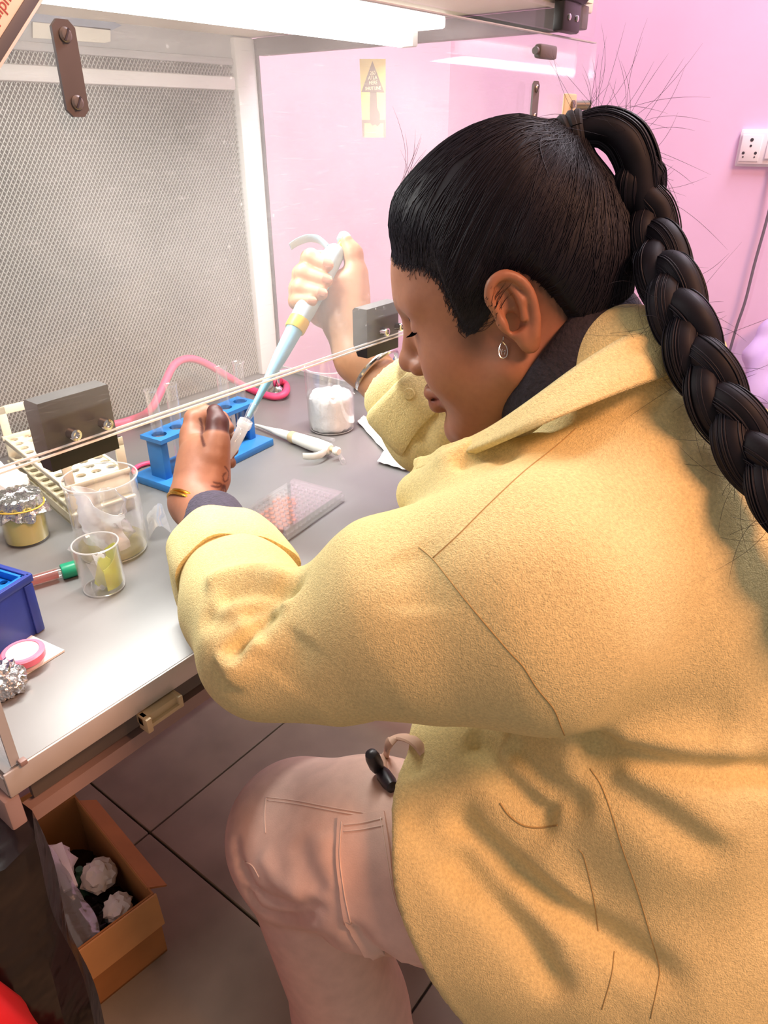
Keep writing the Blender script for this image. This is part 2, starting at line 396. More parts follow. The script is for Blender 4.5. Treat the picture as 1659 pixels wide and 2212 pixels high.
# ceiling tube in its batten
pm('lamp_diffuser', (1, .985, .93), .5, emit=1.6)
lamp = cp('tube_lamp', MB().box((.46, .24, 1.352), (.86, .10, .016), r=.004), 'lamp_diffuser', 'bright lamp batten')
pm('tube_glow', (1, .99, .95), emit=9.0)
cp('lamp_tube', MB().cyl((.07, .24, 1.333), (.85, .24, 1.333), .011, n=16), 'tube_glow', 'glowing fluorescent tube', lamp)
for x in (.055, .865): cp('lamp_holder', MB().box((x, .24, 1.336), (.014, .03, .026), r=.003), 'white_paint', parent=lamp)
# tape left on the head panel
cp('tape', MB().prism([(p[0], p[2]) for p in (PY(60, 27, GY - .004), PY(245, 47, GY - .004), PY(262, 55, GY - .004), PY(240, 66, GY - .004), PY(60, 45, GY - .004))], 0, .001, ((0, GY - .004, 0), (1, 0, 0), (0, 0, 1), (0, -1, 0))), 'tape_blue', 'blue-grey tape strip')
cp('tape', MB().prism([(p[0], p[2]) for p in (PY(70, 48, GY - .004), PY(238, 62, GY - .004), PY(238, 90, GY - .004), PY(225, 93, GY - .004), PY(70, 82, GY - .004))], 0, .001, ((0, GY - .004, 0), (1, 0, 0), (0, 0, 1), (0, -1, 0))), 'tape_cream', 'cream tape strip')

# front sash: clear sheet with white bars for its lit edges, hinge blocks and plates
SX0, SX1, SZ0, SZ1, SY = -.03, .952, 1.017, 1.320, -.008
sash = cp('front_sash', MB().box(((SX0 + SX1) / 2, SY, (SZ0 + SZ1) / 2), (SX1 - SX0, .0085, SZ1 - SZ0)), 'sash_acrylic', 'scratched clear acrylic sash')
for (y, z) in ((SY - .0043, SZ0), (SY + .0043, SZ0)): cp('edge_line', MB().bar((SX0, y, z), (SX1, y, z), .0014, .0014), 'lit_edge_white', parent=sash)
cp('edge_line', MB().bar((SX1, SY, SZ0), (SX1, SY, SZ1), .0018, .006), 'lit_edge_white', parent=sash)
cp('edge_line', MB().bar((SX0, SY, SZ1), (SX1, SY, SZ1), .006, .0012), 'grey_paint', parent=sash)
cp('upper_sash', MB().box(((SX0 + SX1) / 2, SY, 1.40), (SX1 - SX0 - .02, .006, .150)), 'acrylic', 'clear upper front panel')
def screw(c, n, r, par, mat='screw_metal'):
    n = unit(n); c = np.array(c)
    s = cp('screw', MB().lathe([(r, 0), (r, r * .25), (r * .7, r * .5), (.0001, r * .55)], 14, c, n), mat, parent=par)
    return s
def hinge_block(x, zc=1.0265):
    w, h, y0, y1 = .056, .052, SY + .0045, SY + .024
    prof = [(y0, zc - h / 2), (y1 - .006, zc - h / 2), (y1, zc - h / 2 + .012), (y1, zc + h / 2 - .003), (y1 - .003, zc + h / 2), (y0, zc + h / 2)]
    mb = MB().rings([[(x + s * w / 2, p[0], p[1]) for p in prof] for s in (-1, 1)])
    b = cp('hinge_block', mb, 'hinge_black', 'black plastic block screwed behind the sash edge', smooth=25)
    for dx in (-.013, .013):
        cp('screw', MB().lathe([(.0042, 0), (.0042, .0075), (.0025, .0078), (.0022, .005), (.0001, .005)], 14, (x + dx, SY - .0043, zc + .002), (0, -1, 0)), 'chrome', parent=b)
hinge_block(.1225); hinge_block(.489)
def plate(x, z, w, h, ch=.004, lean=0., label=None):
    f = ((x, SY - .0043, z), (math.cos(lean), 0, math.sin(lean)), (-math.sin(lean), 0, math.cos(lean)), (0, -1, 0))
    pl = cp('bracket_plate', MB().prism([(-w / 2 + ch, -h / 2), (w / 2 - ch, -h / 2), (w / 2, -h / 2 + ch), (w / 2, h / 2 - ch), (w / 2 - ch, h / 2), (-w / 2 + ch, h / 2), (-w / 2, h / 2 - ch), (-w / 2, -h / 2 + ch)], 0, .0025, f), 'brown_plate', label)
    for s in (-1, 1):
        c = np.array(f[0]) + np.array(f[2]) * s * (h / 2 - .008) + np.array(f[3]) * .0025
        sc = screw(c, (0, -1, 0), .0042, pl)
        MBs = MB().box(c + np.array([0, -.0023, 0]), (.0011, .0008, .0074), (0, .5, 0)); cp('screw_slot', MBs, 'socket_hole', parent=pl)
plate(.1595, 1.2545, .0155, .052, label='brown metal plate with two slotted screws')
plate(.782, 1.247, .0155, .046, label='brown metal plate on the far end of the sash')
cp('stop_block', MB().box((.792, SY - .010, 1.300), (.044, .010, .0145), r=.003).cyl((.768, SY - .010, 1.300), (.764, SY - .010, 1.300), .004), 'brown_plate')
lb = cp('latch_plate', MB().box((.878, SY - .007, 1.225), (.036, .004, .068), r=.002), 'beige_plastic', 'beige latch plate at the sash end')
for z in (1.247, 1.205): cp('latch_bolt', MB().cyl((.882, SY - .009, z), (.882, SY - .012, z), .005, n=10), 'screw_metal', parent=lb)
cp('latch_knob', MB().cyl((.905, SY - .004, 1.246), (.916, SY - .02, 1.246), .006, n=12), 'screw_metal', parent=lb)
# black hinge hanging from the top rail over the sash
hb = cp('top_hinge', MB().box((.843, SY - .009, 1.340), (.050, .014, .034), r=.003).cyl((.818, SY - .012, 1.365), (.872, SY - .012, 1.365), .012, n=18), 'black_plastic', 'black hinge at the top of the sash')
for dx in (-.009, .013): cp('screw', MB().lathe([(.0036, 0), (.0036, .001), (.002, .002), (.0001, .002)], 12, (.843 + dx, SY - .016, 1.338), (0, -1, 0)), 'chrome', parent=hb)
cp('top_rail', MB().box((BX / 2 + .01, SY + .012, 1.362), (BX + .04, .018, .020), r=.003), 'ceiling_white')
cp('knob_block', MB().box((BX - .012, .375, .825), (.02, .044, .082), r=.004), 'black_plastic', 'black block at the foot of the side panel')

# arrow sticker on the clear side panel, seen from inside
SXp = BX - .0008
pst = [PX(777, 127, SXp), PX(833, 127, SXp), PX(833, 297, SXp), PX(784, 297, SXp)]
stk = cp('arrow_sticker', MB().prism([(p[1], p[2]) for p in pst], 0, .0005, ((SXp, 0, 0), (0, 1, 0), (0, 0, 1), (-1, 0, 0))), 'sticker', 'beige sticker with a grey arrow', smooth=0)
def spoly(name, uv, dx, mat):
    q = [PX(u, v, SXp) for u, v in uv]
    cp(name, MB().prism([(p[1], p[2]) for p in q], .0005, .0005 + dx, ((SXp, 0, 0), (0, 1, 0), (0, 0, 1), (-1, 0, 0))), mat, parent=stk, smooth=0)
spoly('arrow_head', [(805, 132), (831, 200), (781, 199)], .0002, 'sticker_print')
spoly('arrow_shaft', [(800, 199), (814, 199), (815, 232), (821, 246), (821, 268), (816, 273), (811, 269), (805, 272), (800, 266), (799, 240)], .0002, 'sticker_print')
spoly('sleeve_line', [(782, 259), (800, 259), (800, 266), (788, 266), (788, 297), (784, 297)], .0002, 'sticker_print')
spoly('sleeve_line', [(821, 259), (833, 259), (833, 297), (829, 297), (829, 266), (821, 266)], .0002, 'sticker_print')
def text(name, s, size, loc, X, Y, mat, parent, depth=.0002, align='CENTER'):
    c = bpy.data.curves.new(name, 'FONT'); c.body = s; c.size = size; c.extrude = depth; c.align_x = align; c.align_y = 'CENTER'
    o = bpy.data.objects.new(name, c); COL.objects.link(o)
    dg = bpy.context.evaluated_depsgraph_get(); me = bpy.data.meshes.new_from_object(o.evaluated_get(dg)); bpy.data.objects.remove(o)
    X, Y = unit(X), unit(Y); Z = np.cross(X, Y)
    Mx = Matrix([[X[0], Y[0], Z[0], loc[0]], [X[1], Y[1], Z[1], loc[1]], [X[2], Y[2], Z[2], loc[2]], [0, 0, 0, 1]]); me.transform(Mx)
    me.materials.clear(); me.materials.append(M_(mat)); me.name = name
    return obj(name, me, None, parent, world=True)
for s, (u, v), sz in (('260', (805, 158), .0075), ('ATLA', (805, 168), .0075), ('HERE', (806, 179), .0075), ('SHUT LINE', (806, 191), .0068)):
    p = PX(u, v, SXp - .0009); text('sticker_text', s, sz, p, (0, -1, 0), (0, 0, 1), 'sticker_text', stk)

# sign plate leaning at the cabinet's top corner with red lettering
def sign():
    ys = SY - .0048
    a, b = PY(-45, 166, ys), PY(75, -24, ys)                   # dark edge along the plate, flat on the sash
    ax = unit(b - a); n = np.array([0, -1., 0]); up = unit(np.cross(n, ax)); L = np.linalg.norm(b - a); Mr = Matrix(np.stack([ax, up, n], 1).tolist()); c = (a + b) / 2
    t = thing('sign_plate', 'tilted beige plate with red lettering and dark edge on the sash corner', 'sign', c)
    obj('plate', MB().box(c + up * .026 + n * .0012, (L * 1.7, .050, .0024), Mr, r=.0006), 'sign_beige', t, world=True)
    obj('dark_edge', MB().box(c - up * .0008 + n * .0016, (L * 1.7, .0062, .0032), Mr, r=.0006), 'dark_beam', t, world=True)
    obj('pale_edge', MB().box(c - up * .0048 + n * .0014, (L * 1.7, .0017, .0028), Mr, r=.0003), 'white_paint', t, world=True)
    text('lettering', 'Equipment', .0092, c + up * .0098 + ax * .010 + n * .0025, ax, up, 'sign_red', t)
sign()
# ------------------------------------------------------------------ things on the worktop
pm('cream_plastic', '#e6dfc4', .42, var=.04, vscale=30, sss=.0)
pm('blue_plastic', '#2f78bd', .42, var=.08, vscale=40)
pm('navy_plastic', '#2b3c8e', .38, var=.10, vscale=50)
pm('bright_blue', '#1673d8', .35, var=.05, vscale=40)
pm('pink_rubber', '#d8476f', .5, var=.08, vscale=60)
pm('white_plastic', '#ecebe2', .38, var=.03, vscale=40)
pm('green_cap', '#1c9a72', .35, var=.06, vscale=60)
pm('pink_rim', '#f2839f', .35, var=.05, vscale=60)
pm('pale_pink', '#f6cfd0', .4)
pm('white_card', '#f2efe8', .8, var=.02, vscale=40)
pm('tissue', '#f0eeec', .9, var=.04, vscale=30, bump=.4, bscale=90, bdist=.002)
pm('foil', '#d9d9d9', .22, metal=1., var=.1, vscale=80, bump=.9, bscale=150, bdist=.003)
pm('rubber_band', '#cfae4a', .5)
pm('ice', '#eef2f4', .25, var=.05, vscale=40, bump=.6, bscale=90, bdist=.004, coat=.4)
pm('jar_yellow', '#e8e07a', .25, var=.05, vscale=40)
pm('orange_medium', '#ea7c4c', .3)
pm('dark_red_liquid', '#4a1c24', .15)
clear('glass', (.99, .99, .99), haze=.03, gloss=.06, edge=.8, rough=.03)
clear('lid_clear', (1, 1, 1), haze=.02, gloss=.03, edge=.3, rough=.04)
clear('film', (.97, .97, .97), haze=.16, gloss=.10, edge=.5, rough=.12)
clear('paper_film', (.95, .95, .95), haze=.50, gloss=.05, edge=.3, rough=.3)
clear('yellow_liquid', (.92, .93, .45), haze=.5, haze_col=(.93, .95, .38), gloss=.03, edge=.15)
clear('jar_liquid', (.90, .90, .45), haze=.85, haze_col=(.98, .94, .45), gloss=.03, edge=.15)
clear('pale_liquid', (.94, .90, .68), haze=.14, haze_col=(.92, .88, .66), gloss=.03, edge=.2)
clear('clear_plastic', (1, 1, 1), haze=.12, gloss=.06, edge=.5, rough=.08)
clear('well_clear', (1, 1, 1), haze=.30, gloss=.08, edge=.5, rough=.1)
clear('orange_liquid', (.95, .5, .3), haze=.75, haze_col=(.95, .40, .20), gloss=.05, edge=.2)
clear('red_blood', (.75, .35, .30), haze=.4, haze_col=(.75, .40, .36), gloss=.05, edge=.3)

Z0 = BZ
def perf(mb, nx, ny, cx, cy, r, z, th, o=(0, 0)):
    """plate of nx by ny square cells, each with a round hole right through"""
    for i in range(nx):
        for j in range(ny):
            c = np.array([o[0] + (i + .5) * cx, o[1] + (j + .5) * cy])
            sq = [(-1, -1), (-.33, -1), (.33, -1), (1, -1), (1, -.33), (1, .33), (1, 1), (.33, 1), (-.33, 1), (-1, 1), (-1, .33), (-1, -.33)]
            ou = [c + np.array([a * cx / 2, b * cy / 2]) for a, b in sq]
            inn = [c + r * np.array([math.cos(t), math.sin(t)]) for t in (math.radians(225 + 30 * k) for k in range(12))]
            n0 = len(mb.v)
            for zz in (z + th, z):
                mb.v += [(p[0], p[1], zz) for p in ou] + [(p[0], p[1], zz) for p in inn]
            for k in range(12):
                k2 = (k + 1) % 12
                mb.f += [(n0 + k, n0 + k2, n0 + 12 + k2, n0 + 12 + k), (n0 + 24 + k2, n0 + 24 + k, n0 + 36 + k, n0 + 36 + k2), (n0 + 12 + k, n0 + 12 + k2, n0 + 36 + k2, n0 + 36 + k)]
                if (k < 3 and j == 0) or (3 <= k < 6 and i == nx - 1) or (6 <= k < 9 and j == ny - 1) or (k >= 9 and i == 0):
                    mb.f.append((n0 + k2, n0 + k, n0 + 24 + k, n0 + 24 + k2))
    return mb
def crumple(rad, n=3, amp=.25, squash=1., seed=0, freq=3.):
    """crumpled lump: sphere pushed by random ridges, flat at the foot"""
    bm = bmesh.new(); bmesh.ops.create_icosphere(bm, subdivisions=n, radius=1.0); r_ = np.random.default_rng(seed)
    D = r_.normal(size=(14, 3)); ph = r_.uniform(0, 6, 14)
    mb = MB(); vs_ = []
    for v in bm.verts:
        p = np.array(v.co); k = 1 + amp * np.mean(np.abs(np.sin(D @ p * freq + ph))) * 2 - amp + amp * .5 * math.sin(freq * 4 * p[0] + seed) * math.cos(freq * 3.3 * p[1])
        q = p * rad * k; q[2] *= squash; q[2] = max(q[2], -rad * squash * .72); vs_.append(q)
    bm.verts.index_update(); mb.add(vs_, [[v.index for v in f.verts] for f in bm.faces]); bm.free(); return mb
def beaker(r, h, spout=True, n=40):
    """glass beaker: wall of real thickness, rolled rim with a pouring lip"""
    prof = [(.0001, 0), (r * .86, 0), (r * .97, h * .03), (r, h * .09), (r, h * .96), (r * 1.045, h * .995), (r * 1.05, h), (r * 1.02, h), (r - .0014, h * .955), (r - .0014, h * .1), (r * .93, h * .045), (.0001, h * .03)]
    mb = MB().lathe(prof, n)
    if spout:
        out = []
        for p in mb.v:
            x, y, z = p
            if z > h * .9:
                a = math.atan2(y, x); k = max(0, math.cos(a)) ** 24 * (z / h - .9) / .1 * .16; x *= 1 + k; y *= 1 + k * .4
            out.append((x, y, z))
        mb.v = out
    return mb
clear('glass_glint', (.95, .96, .96), haze=.45, haze_col=(.97, .98, .97), gloss=.2, edge=.7, rough=.08)  # milky rings painted in for the bright glints on beaker rims and feet
def rim_ring(r, z, w=.0009): return MB().tube([(r * math.cos(a), r * math.sin(a), z) for a in np.linspace(0, 2 * math.pi, 60)], w, 8, caps=False)
def fill(r, z0, z1): return MB().lathe([(.0001, z0), (r, z0 + .0004), (r, z1), (.0001, z1)], 32)

# cream tube rack with a handled frame at each end
def cream_rack():
    A = T(164, 1143); e1 = unit((T(51, 1021) - A)[:2]); ang = math.atan2(e1[1], e1[0]) + .06
    t = thing('tube_rack', 'cream plastic tube rack with handled end frames by the mesh grille', 'tube rack', (A[0], A[1], Z0), ang)
    L, Wd = .230, .082                       # x along, y to the left: rack lies to the right of its long axis -> y negative
    y0, y1 = -Wd, 0.
    obj('base_tray', MB().box((L / 2, -Wd / 2, .003), (L, Wd, .006), r=.001).box((L / 2, y1 - .0015, .008), (L, .003, .016)).box((L / 2, y0 + .0015, .008), (L, .003, .016)), 'cream_plastic', t)
    for nm, z in (('lower_deck', .024), ('upper_deck', .052)):
        obj(nm, perf(MB(), 11, 4, L / 11, Wd / 4, .0066, z, .003, (0, -Wd)), 'cream_plastic', t, smooth=20)
    for x, s in ((.002, 1), (L - .002, -1)):
        e = obj('end_frame', MB().box((x, -Wd / 2, .027), (.004, Wd, .054), r=.001), 'cream_plastic', t)
        h0, h1 = .054, .104
        obj('end_handle', MB().box((x, y0 + .006, (h0 + h1) / 2), (.004, .012, h1 - h0), r=.001).box((x, y1 - .006, (h0 + h1) / 2), (.004, .012, h1 - h0), r=.001)
            .box((x, -Wd / 2, h1 - .006), (.004, Wd, .012), r=.001).box((x, -Wd / 2, h0 + .003), (.006, Wd + .004, .007), r=.001), 'cream_plastic', e)
        obj('end_ledge', MB().box((x - s * .003, -Wd / 2, .020), (.006, Wd + .005, .004), r=.001), 'cream_plastic', e)
    for y in (y0 + .002, y1 - .002):
        obj('side_rail', MB().box((L / 2, y, .0535), (L, .004, .008), r=.001), 'cream_plastic', t)
        obj('side_rail', MB().box((L / 2, y, .0255), (L, .004, .008), r=.001), 'cream_plastic', t)
cream_rack()

# blue test tube rack and its tubes
def blue_rack():
    A = T(290, 1033); B = T(375, 1070); C_ = T(592, 962)
    e1 = unit((C_ - B)[:2]); ang = math.atan2(e1[1], e1[0]); L = np.linalg.norm((C_ - B)[:2]); D = .082
    t = thing('test_tube_rack', 'blue plastic test tube rack with one row of holes', 'tube rack', (B[0], B[1], Z0), ang)
    obj('base', MB().box((L / 2, D / 2, .006), (L, D, .012), r=.0015), 'blue_plastic', t)
    tl = L * .92; x0 = (L - tl) / 2; zt = .068
    obj('top_plate', perf(MB(), 6, 1, tl / 6, .042, .0106, zt, .006, (x0, D / 2 - .021)), 'blue_plastic', t, smooth=20)
    for x in (x0 + .010, x0 + tl - .010):
        obj('post', MB().box((x, D / 2, .04), (.012, .030, .058), r=.001), 'blue_plastic', t)
    Mz = Matrix.Translation((B[0], B[1], Z0)) @ Matrix.Rotation(ang, 4, 'Z')
    r, h = .0082, .125
    prof = [(.0001, 0), (r * .5, r * .14), (r * .87, r * .5), (r, r), (r, h - .003), (r * 1.12, h), (r * 1.02, h + .0006), (r - .001, h - .004), (r - .001, r), (.0001, .001)]
    tm = MB().lathe(prof, 20).mesh('test_tube', 40); tm.materials.append(M_('glass'))
    lab = {0: 'empty glass test tube standing in the end hole nearest the cream rack', 1: 'empty glass test tube in the second hole of the blue rack', 4: 'glass test tube with dark red liquid in the blue rack', 5: 'empty glass test tube at the far end of the blue rack'}
    for i in (0, 1, 4, 5):
        p = Mz @ Vector((x0 + tl / 6 * (i + .5), D / 2, .0125))
        tt = thing('test_tube', lab[i], 'test tube', p, group='test tubes in the blue rack', rot=(math.radians(2 * (i % 3 - 1)), 0, 0))
        obj('tube', tm, None, tt)
        obj('rim', MB().lathe([(r * 1.02, h - .0018), (r * 1.16, h - .0008), (r * 1.16, h + .0006), (r * .98, h + .0008)], 20), 'glass', tt)
        if i == 4: obj('liquid', MB().lathe([(.0001, .001), (r * .85, r * .6), (r - .0011, r), (r - .0011, .042), (.0001, .042)], 20), 'dark_red_liquid', tt)
blue_rack()

# pink rubber hose looping off the gas tap, and its loose end
hz = Z0 + .0075
hp = [T(150, 905) + np.array([0, 0, .0075]), T(235, 925) + np.array([0, 0, .0075]), T(290, 915) + np.array([0, 0, .008]), PY(325, 885, .53), PY(350, 840, .54), PY(375, 790, .56), PY(405, 775, .57), PY(440, 783, .565), PY(490, 812, .555), PY(535, 838, .545)]
hp += [T(570, 852, hz), T(598, 857, hz), T(617, 848, hz + .004), PX(618, 832, .845), PX(606, 824, .835)]
single('pink_hose', MB().tube(spline(hp, 90), .0068, 12), 'pink_rubber', 'pink rubber hose arching in front of the mesh to the gas tap', 'hose')
hq = [T(372, 1000, Z0 + .004), T(345, 1000, Z0 + .004), T(318, 1001, Z0 + .004), T(296, 1009, Z0 + .004), T(289, 1018, Z0 + .004), T(296, 1024, Z0 + .004)]
single('hose_end', MB().tube(spline(hq, 30), .0036, 10), 'pink_rubber', 'short thin pink tube bent behind the blue rack base', 'tube')
tp = T(598, 846); tp[2] = Z0
tapo = thing('gas_tap', 'small chrome gas tap at the end of the pink hose', 'tap', tp)
obj('tap_base', MB().lathe([(.016, 0), (.016, .004), (.010, .008), (.007, .012), (.007, .03), (.009, .032), (.009, .042), (.0001, .044)], 20), 'chrome', tapo)
obj('nozzle', MB().cyl((0, 0, .036), (.030, -.004, .036), .006, .0045, 14), 'chrome', tapo)
obj('lever', MB().box((0, 0, .048), (.006, .026, .006), r=.0015), 'chrome', tapo)

# beaker of ice at the far side
p = T(717, 925); p[2] = Z0
bt = thing('ice_beaker', 'glass beaker filled with crushed white ice near the side panel', 'beaker', p, 2.6)
R1, H1 = .039, .108
obj('rim', rim_ring(R1 * 1.035, H1 * .998), 'glass_glint', bt); obj('foot', rim_ring(R1 * .93, H1 * .025, .0007), 'glass_glint', bt)
obj('glass_wall', beaker(R1, H1), 'glass', bt)
im = crumple(.036, 4, .10, .92, 3, 5.); im.v = [(x * min(1.0, .0372 / (math.hypot(x, y) + 1e-9)), y * min(1.0, .0372 / (math.hypot(x, y) + 1e-9)), z) for x, y, z in [(x * 1.22, y * 1.22, .033 + max(-.029, min(.031, z * 1.25))) for x, y, z in im.v]]
obj('ice', im, 'ice', bt)
for k in range(5):
    c = crumple(.011, 2, .2, .8, 20 + k, 3.); a = k * 1.3; im2 = MB(); im2.add([(x + .021 * math.cos(a), y + .021 * math.sin(a), z + .056 + .004 * (k % 2)) for x, y, z in c.v], c.f); obj('ice_lump', im2, 'ice', bt, smooth=20)
for a, sz in ((2.9, .0), (3.4, .012)): obj('graduation_mark', MB().box((R1 * math.cos(a) * 1.003, R1 * math.sin(a) * 1.003, .06 + sz), (.0006, .008, .0008)), 'white_card', bt)

# spare white pipette lying behind the plate
def pipette_shape(par, white=True, body='white_plastic', shaft='white_plastic', ring='beige_plastic', knob='white_plastic', part_label=None):
    """built along +x with its tip at the origin; the hook points to +y"""
    X = (1, 0, 0)
    obj('tip_cone', MB().lathe([(.0022, 0), (.0028, .004), (.0042, .035), (.0062, .062)], 18, (0, 0, 0), X, True), shaft, par)
    obj('shaft', MB().lathe([(.0062, .060), (.0085, .085), (.0098, .118), (.0105, .122)], 20, (0, 0, 0), X, True), shaft, par)
    obj('ring', MB().lathe([(.0118, .120), (.0124, .122), (.0124, .134), (.0118, .136)], 20, (0, 0, 0), X, True), ring, par)
    rg = []
    for x, ry, rz, oy in ((.132, .0118, .0118, 0), (.150, .0132, .0125, .000), (.175, .0142, .0135, .001), (.200, .0150, .0140, .001), (.222, .0140, .0130, .001), (.236, .0122, .0118, 0), (.240, .009, .009, 0)):
        rg.append([(x, oy + ry * math.cos(a) * (1 if abs(math.cos(a)) < .8 else .97), rz * math.sin(a)) for a in np.linspace(0, 2 * math.pi, 24, endpoint=False)])
    hd = obj('handle', MB().rings(rg), body, par)
    hk = np.array([[.236, .010, 0], [.240, .018, 0], [.243, .028, 0], [.240, .040, 0], [.230, .050, 0], [.221, .055, 0]])
    mb = MB(); P = spline(hk, 16); rg = []
    for i, q in enumerate(P):
        tg = unit(P[min(i + 1, 15)] - P[max(i - 1, 0)]); nn = np.array([-tg[1], tg[0], 0]); w = .0085 - .002 * i / 15; th = .0028 - .0012 * i / 15
        rg.append([q + nn * th * math.cos(a) + np.array([0, 0, 1]) * w * math.sin(a) for a in np.linspace(0, 2 * math.pi, 12, endpoint=False)])
    obj('finger_hook', mb.rings(rg), body, par)
    obj('plunger_rod', MB().cyl((.238, -.002, 0), (.252, -.002, 0), .0045, n=14), ring, par)
    obj('plunger_button', MB().lathe([(.0001, .250), (.0075, .250), (.0085, .252), (.0085, .259), (.006, .262), (.0001, .262)], 20, (0, -.002, 0), X), knob, par)
    return hd
def frame_euler(X, Y):
    X = unit(X); Y = np.asarray(Y, float); Y = unit(Y - X * X.dot(Y)); return Matrix(np.stack([X, Y, np.cross(X, Y)], 1).tolist()).to_euler()
a = T(552, 925); b = T(716, 990); a[2] = Z0 + .0062; b[2] = Z0 + .0142
sp = thing('spare_pipette', 'white micropipette lying on the worktop behind the well plate', 'pipette', a, rot=frame_euler(b - a, (T(640, 1005) - T(690, 960))))
pipette_shape(sp); sp.scale = (.78, .78, .78)

# clear tips and a small vial scattered beside it
def tip_thing(u0, v0, u1, v1, r, label, k):
    a, b = T(u0, v0), T(u1, v1); a[2] = Z0 + r * 1.02; b[2] = Z0 + r * .5; Lh = np.linalg.norm(b - a)
    t = thing('pipette_tip', label, 'pipette tip', a, group='loose clear tips by the ice beaker')
    obj('tip', MB().lathe([(r * .8, 0), (r, 0), (r, Lh * .2), (r * .7, Lh * .45), (r * .18, Lh)], 14, (0, 0, 0), b - a), 'clear_plastic', t)
    obj('collar', MB().lathe([(r * 1.06, Lh * .01), (r * 1.06, Lh * .10)], 14, (0, 0, 0), b - a), 'clear_plastic', t)
tip_thing(742, 1004, 724, 966, .0042, 'clear plastic tip lying beyond the spare pipette, pointing at the beaker', 0)
tip_thing(722, 955, 660, 938, .0032, 'long clear tip lying below the ice beaker', 1)
tip_thing(705, 962, 712, 985, .0036, 'short clear tip touching the spare pipette button', 2)

# folded tissues at the far side by the sleeve
def sheet(name, uvs, lift, mat, label, cat='tissue', n=14, amp=.003, seed=1, thick=.0006, base=None):
    q = [T(u, v) for u, v in uvs]; r_ = np.random.default_rng(seed); ph = r_.uniform(0, 6, 6); G = []
    for i in range(n):
        row = []
        for j in range(n):
            s, t_ = i / (n - 1), j / (n - 1)
            p = (q[0] * (1 - s) + q[1] * s) * (1 - t_) + (q[3] * (1 - s) + q[2] * s) * t_
            p[2] = (Z0 if base is None else base) + thick + .0006 + lift * math.sin(math.pi * s) * (.4 + .6 * t_) + amp * (1 + math.sin(7 * s + ph[0]) * math.cos(5 * t_ + ph[1]) ) * .5 + amp * .5 * abs(math.sin(11 * (s + t_) + ph[2]))
            row.append(p)
        G.append(row)
    return single(name, MB().grid(G, thick), mat, label, cat, smooth=60)
sheet('folded_tissue', [(815, 1002), (846, 965), (905, 1005), (885, 1022)], .012, 'tissue', 'white folded tissue lying under the far sleeve cuff')
sheet('paper_strip', [(772, 915), (790, 905), (862, 985), (842, 990)], .008, 'tissue', 'narrow white paper strip between the ice beaker and sleeve', 'paper', seed=4)

# 96-well plate: clear box of eight by twelve wells, some holding orange medium
def well_plate():
    A, B, D_ = T(620, 1172), T(740, 1087), T(523, 1118)
    e1 = unit((B - A)[:2]); ang = math.atan2(e1[1], e1[0]); L, Wp, H = .1278, .0855, .0145
    t = thing('well_plate', 'clear plastic well plate with orange liquid in many wells', 'well plate', (A[0], A[1], Z0), ang)
    obj('skirt', MB().box((L / 2, .0008, .005), (L, .0016, .010)).box((L / 2, Wp - .0008, .005), (L, .0016, .010)).box((.0008, Wp / 2, .005), (.0016, Wp, .010)).box((L - .0008, Wp / 2, .005), (.0016, Wp, .010)), 'clear_plastic', t)
    m = .0035
    obj('well_block_wall', MB().box((L / 2, m, .0085), (L - 2 * m, .0012, .011)).box((L / 2, Wp - m, .0085), (L - 2 * m, .0012, .011)).box((m, Wp / 2, .0085), (.0012, Wp - 2 * m, .011)).box((L - m, Wp / 2, .0085), (.0012, Wp - 2 * m, .011)), 'clear_plastic', t)
    ox, oy, p_ = .0099, .00675, .009
    obj('deck', perf(MB(), 12, 8, p_, p_, .0034, .0125, .0012, (ox - .0045 + .0045, oy)), 'lid_clear', t, smooth=20)
    wm = MB().lathe([(.0001, 0), (.0031, 0), (.0033, .0112), (.0034, .0118)], 12).mesh('well', 50); wm.materials.append(M_('well_clear'))
    lm = MB().lathe([(.0001, .0003), (.0029, .0003), (.0030, .0062), (.0001, .0060)], 12).mesh('liquid', 50); lm.materials.append(M_('orange_medium'))
    pat = ['000000000000', '111100000000', '111110000000', '111111000000', '111111110000', '011111111000', '001111111000', '000000110000']
    for j in range(8):
        for i in range(12):
            w = bpy.data.objects.new('well', wm); COL.objects.link(w); w.parent = t; w.location = (ox + p_ * (i + .5), oy + p_ * (j + .5), .0014)
            if pat[j][i] == '1':
                l = bpy.data.objects.new('liquid', lm); COL.objects.link(l); l.parent = w
    obj('lid', MB().box((L / 2, Wp / 2, H + .0012), (L - .004, Wp - .004, .0012)).box((L / 2, .003, H - .002), (L - .004, .0012, .007)).box((L / 2, Wp - .003, H - .002), (L - .004, .0012, .007)).box((.003, Wp / 2, H - .002), (.0012, Wp - .004, .007)).box((L - .003, Wp / 2, H - .002), (.0012, Wp - .004, .007)), 'lid_clear', t)
well_plate()
dp = T(612, 1203); single('lens_drop', MB().lathe([(.0001, 0), (.0052, 0), (.0062, .0012), (.005, .0026), (.0001, .0032)], 20), 'clear_plastic', 'tiny clear oval drop on the worktop in front of the well plate', 'drop', loc=(dp[0], dp[1], Z0))

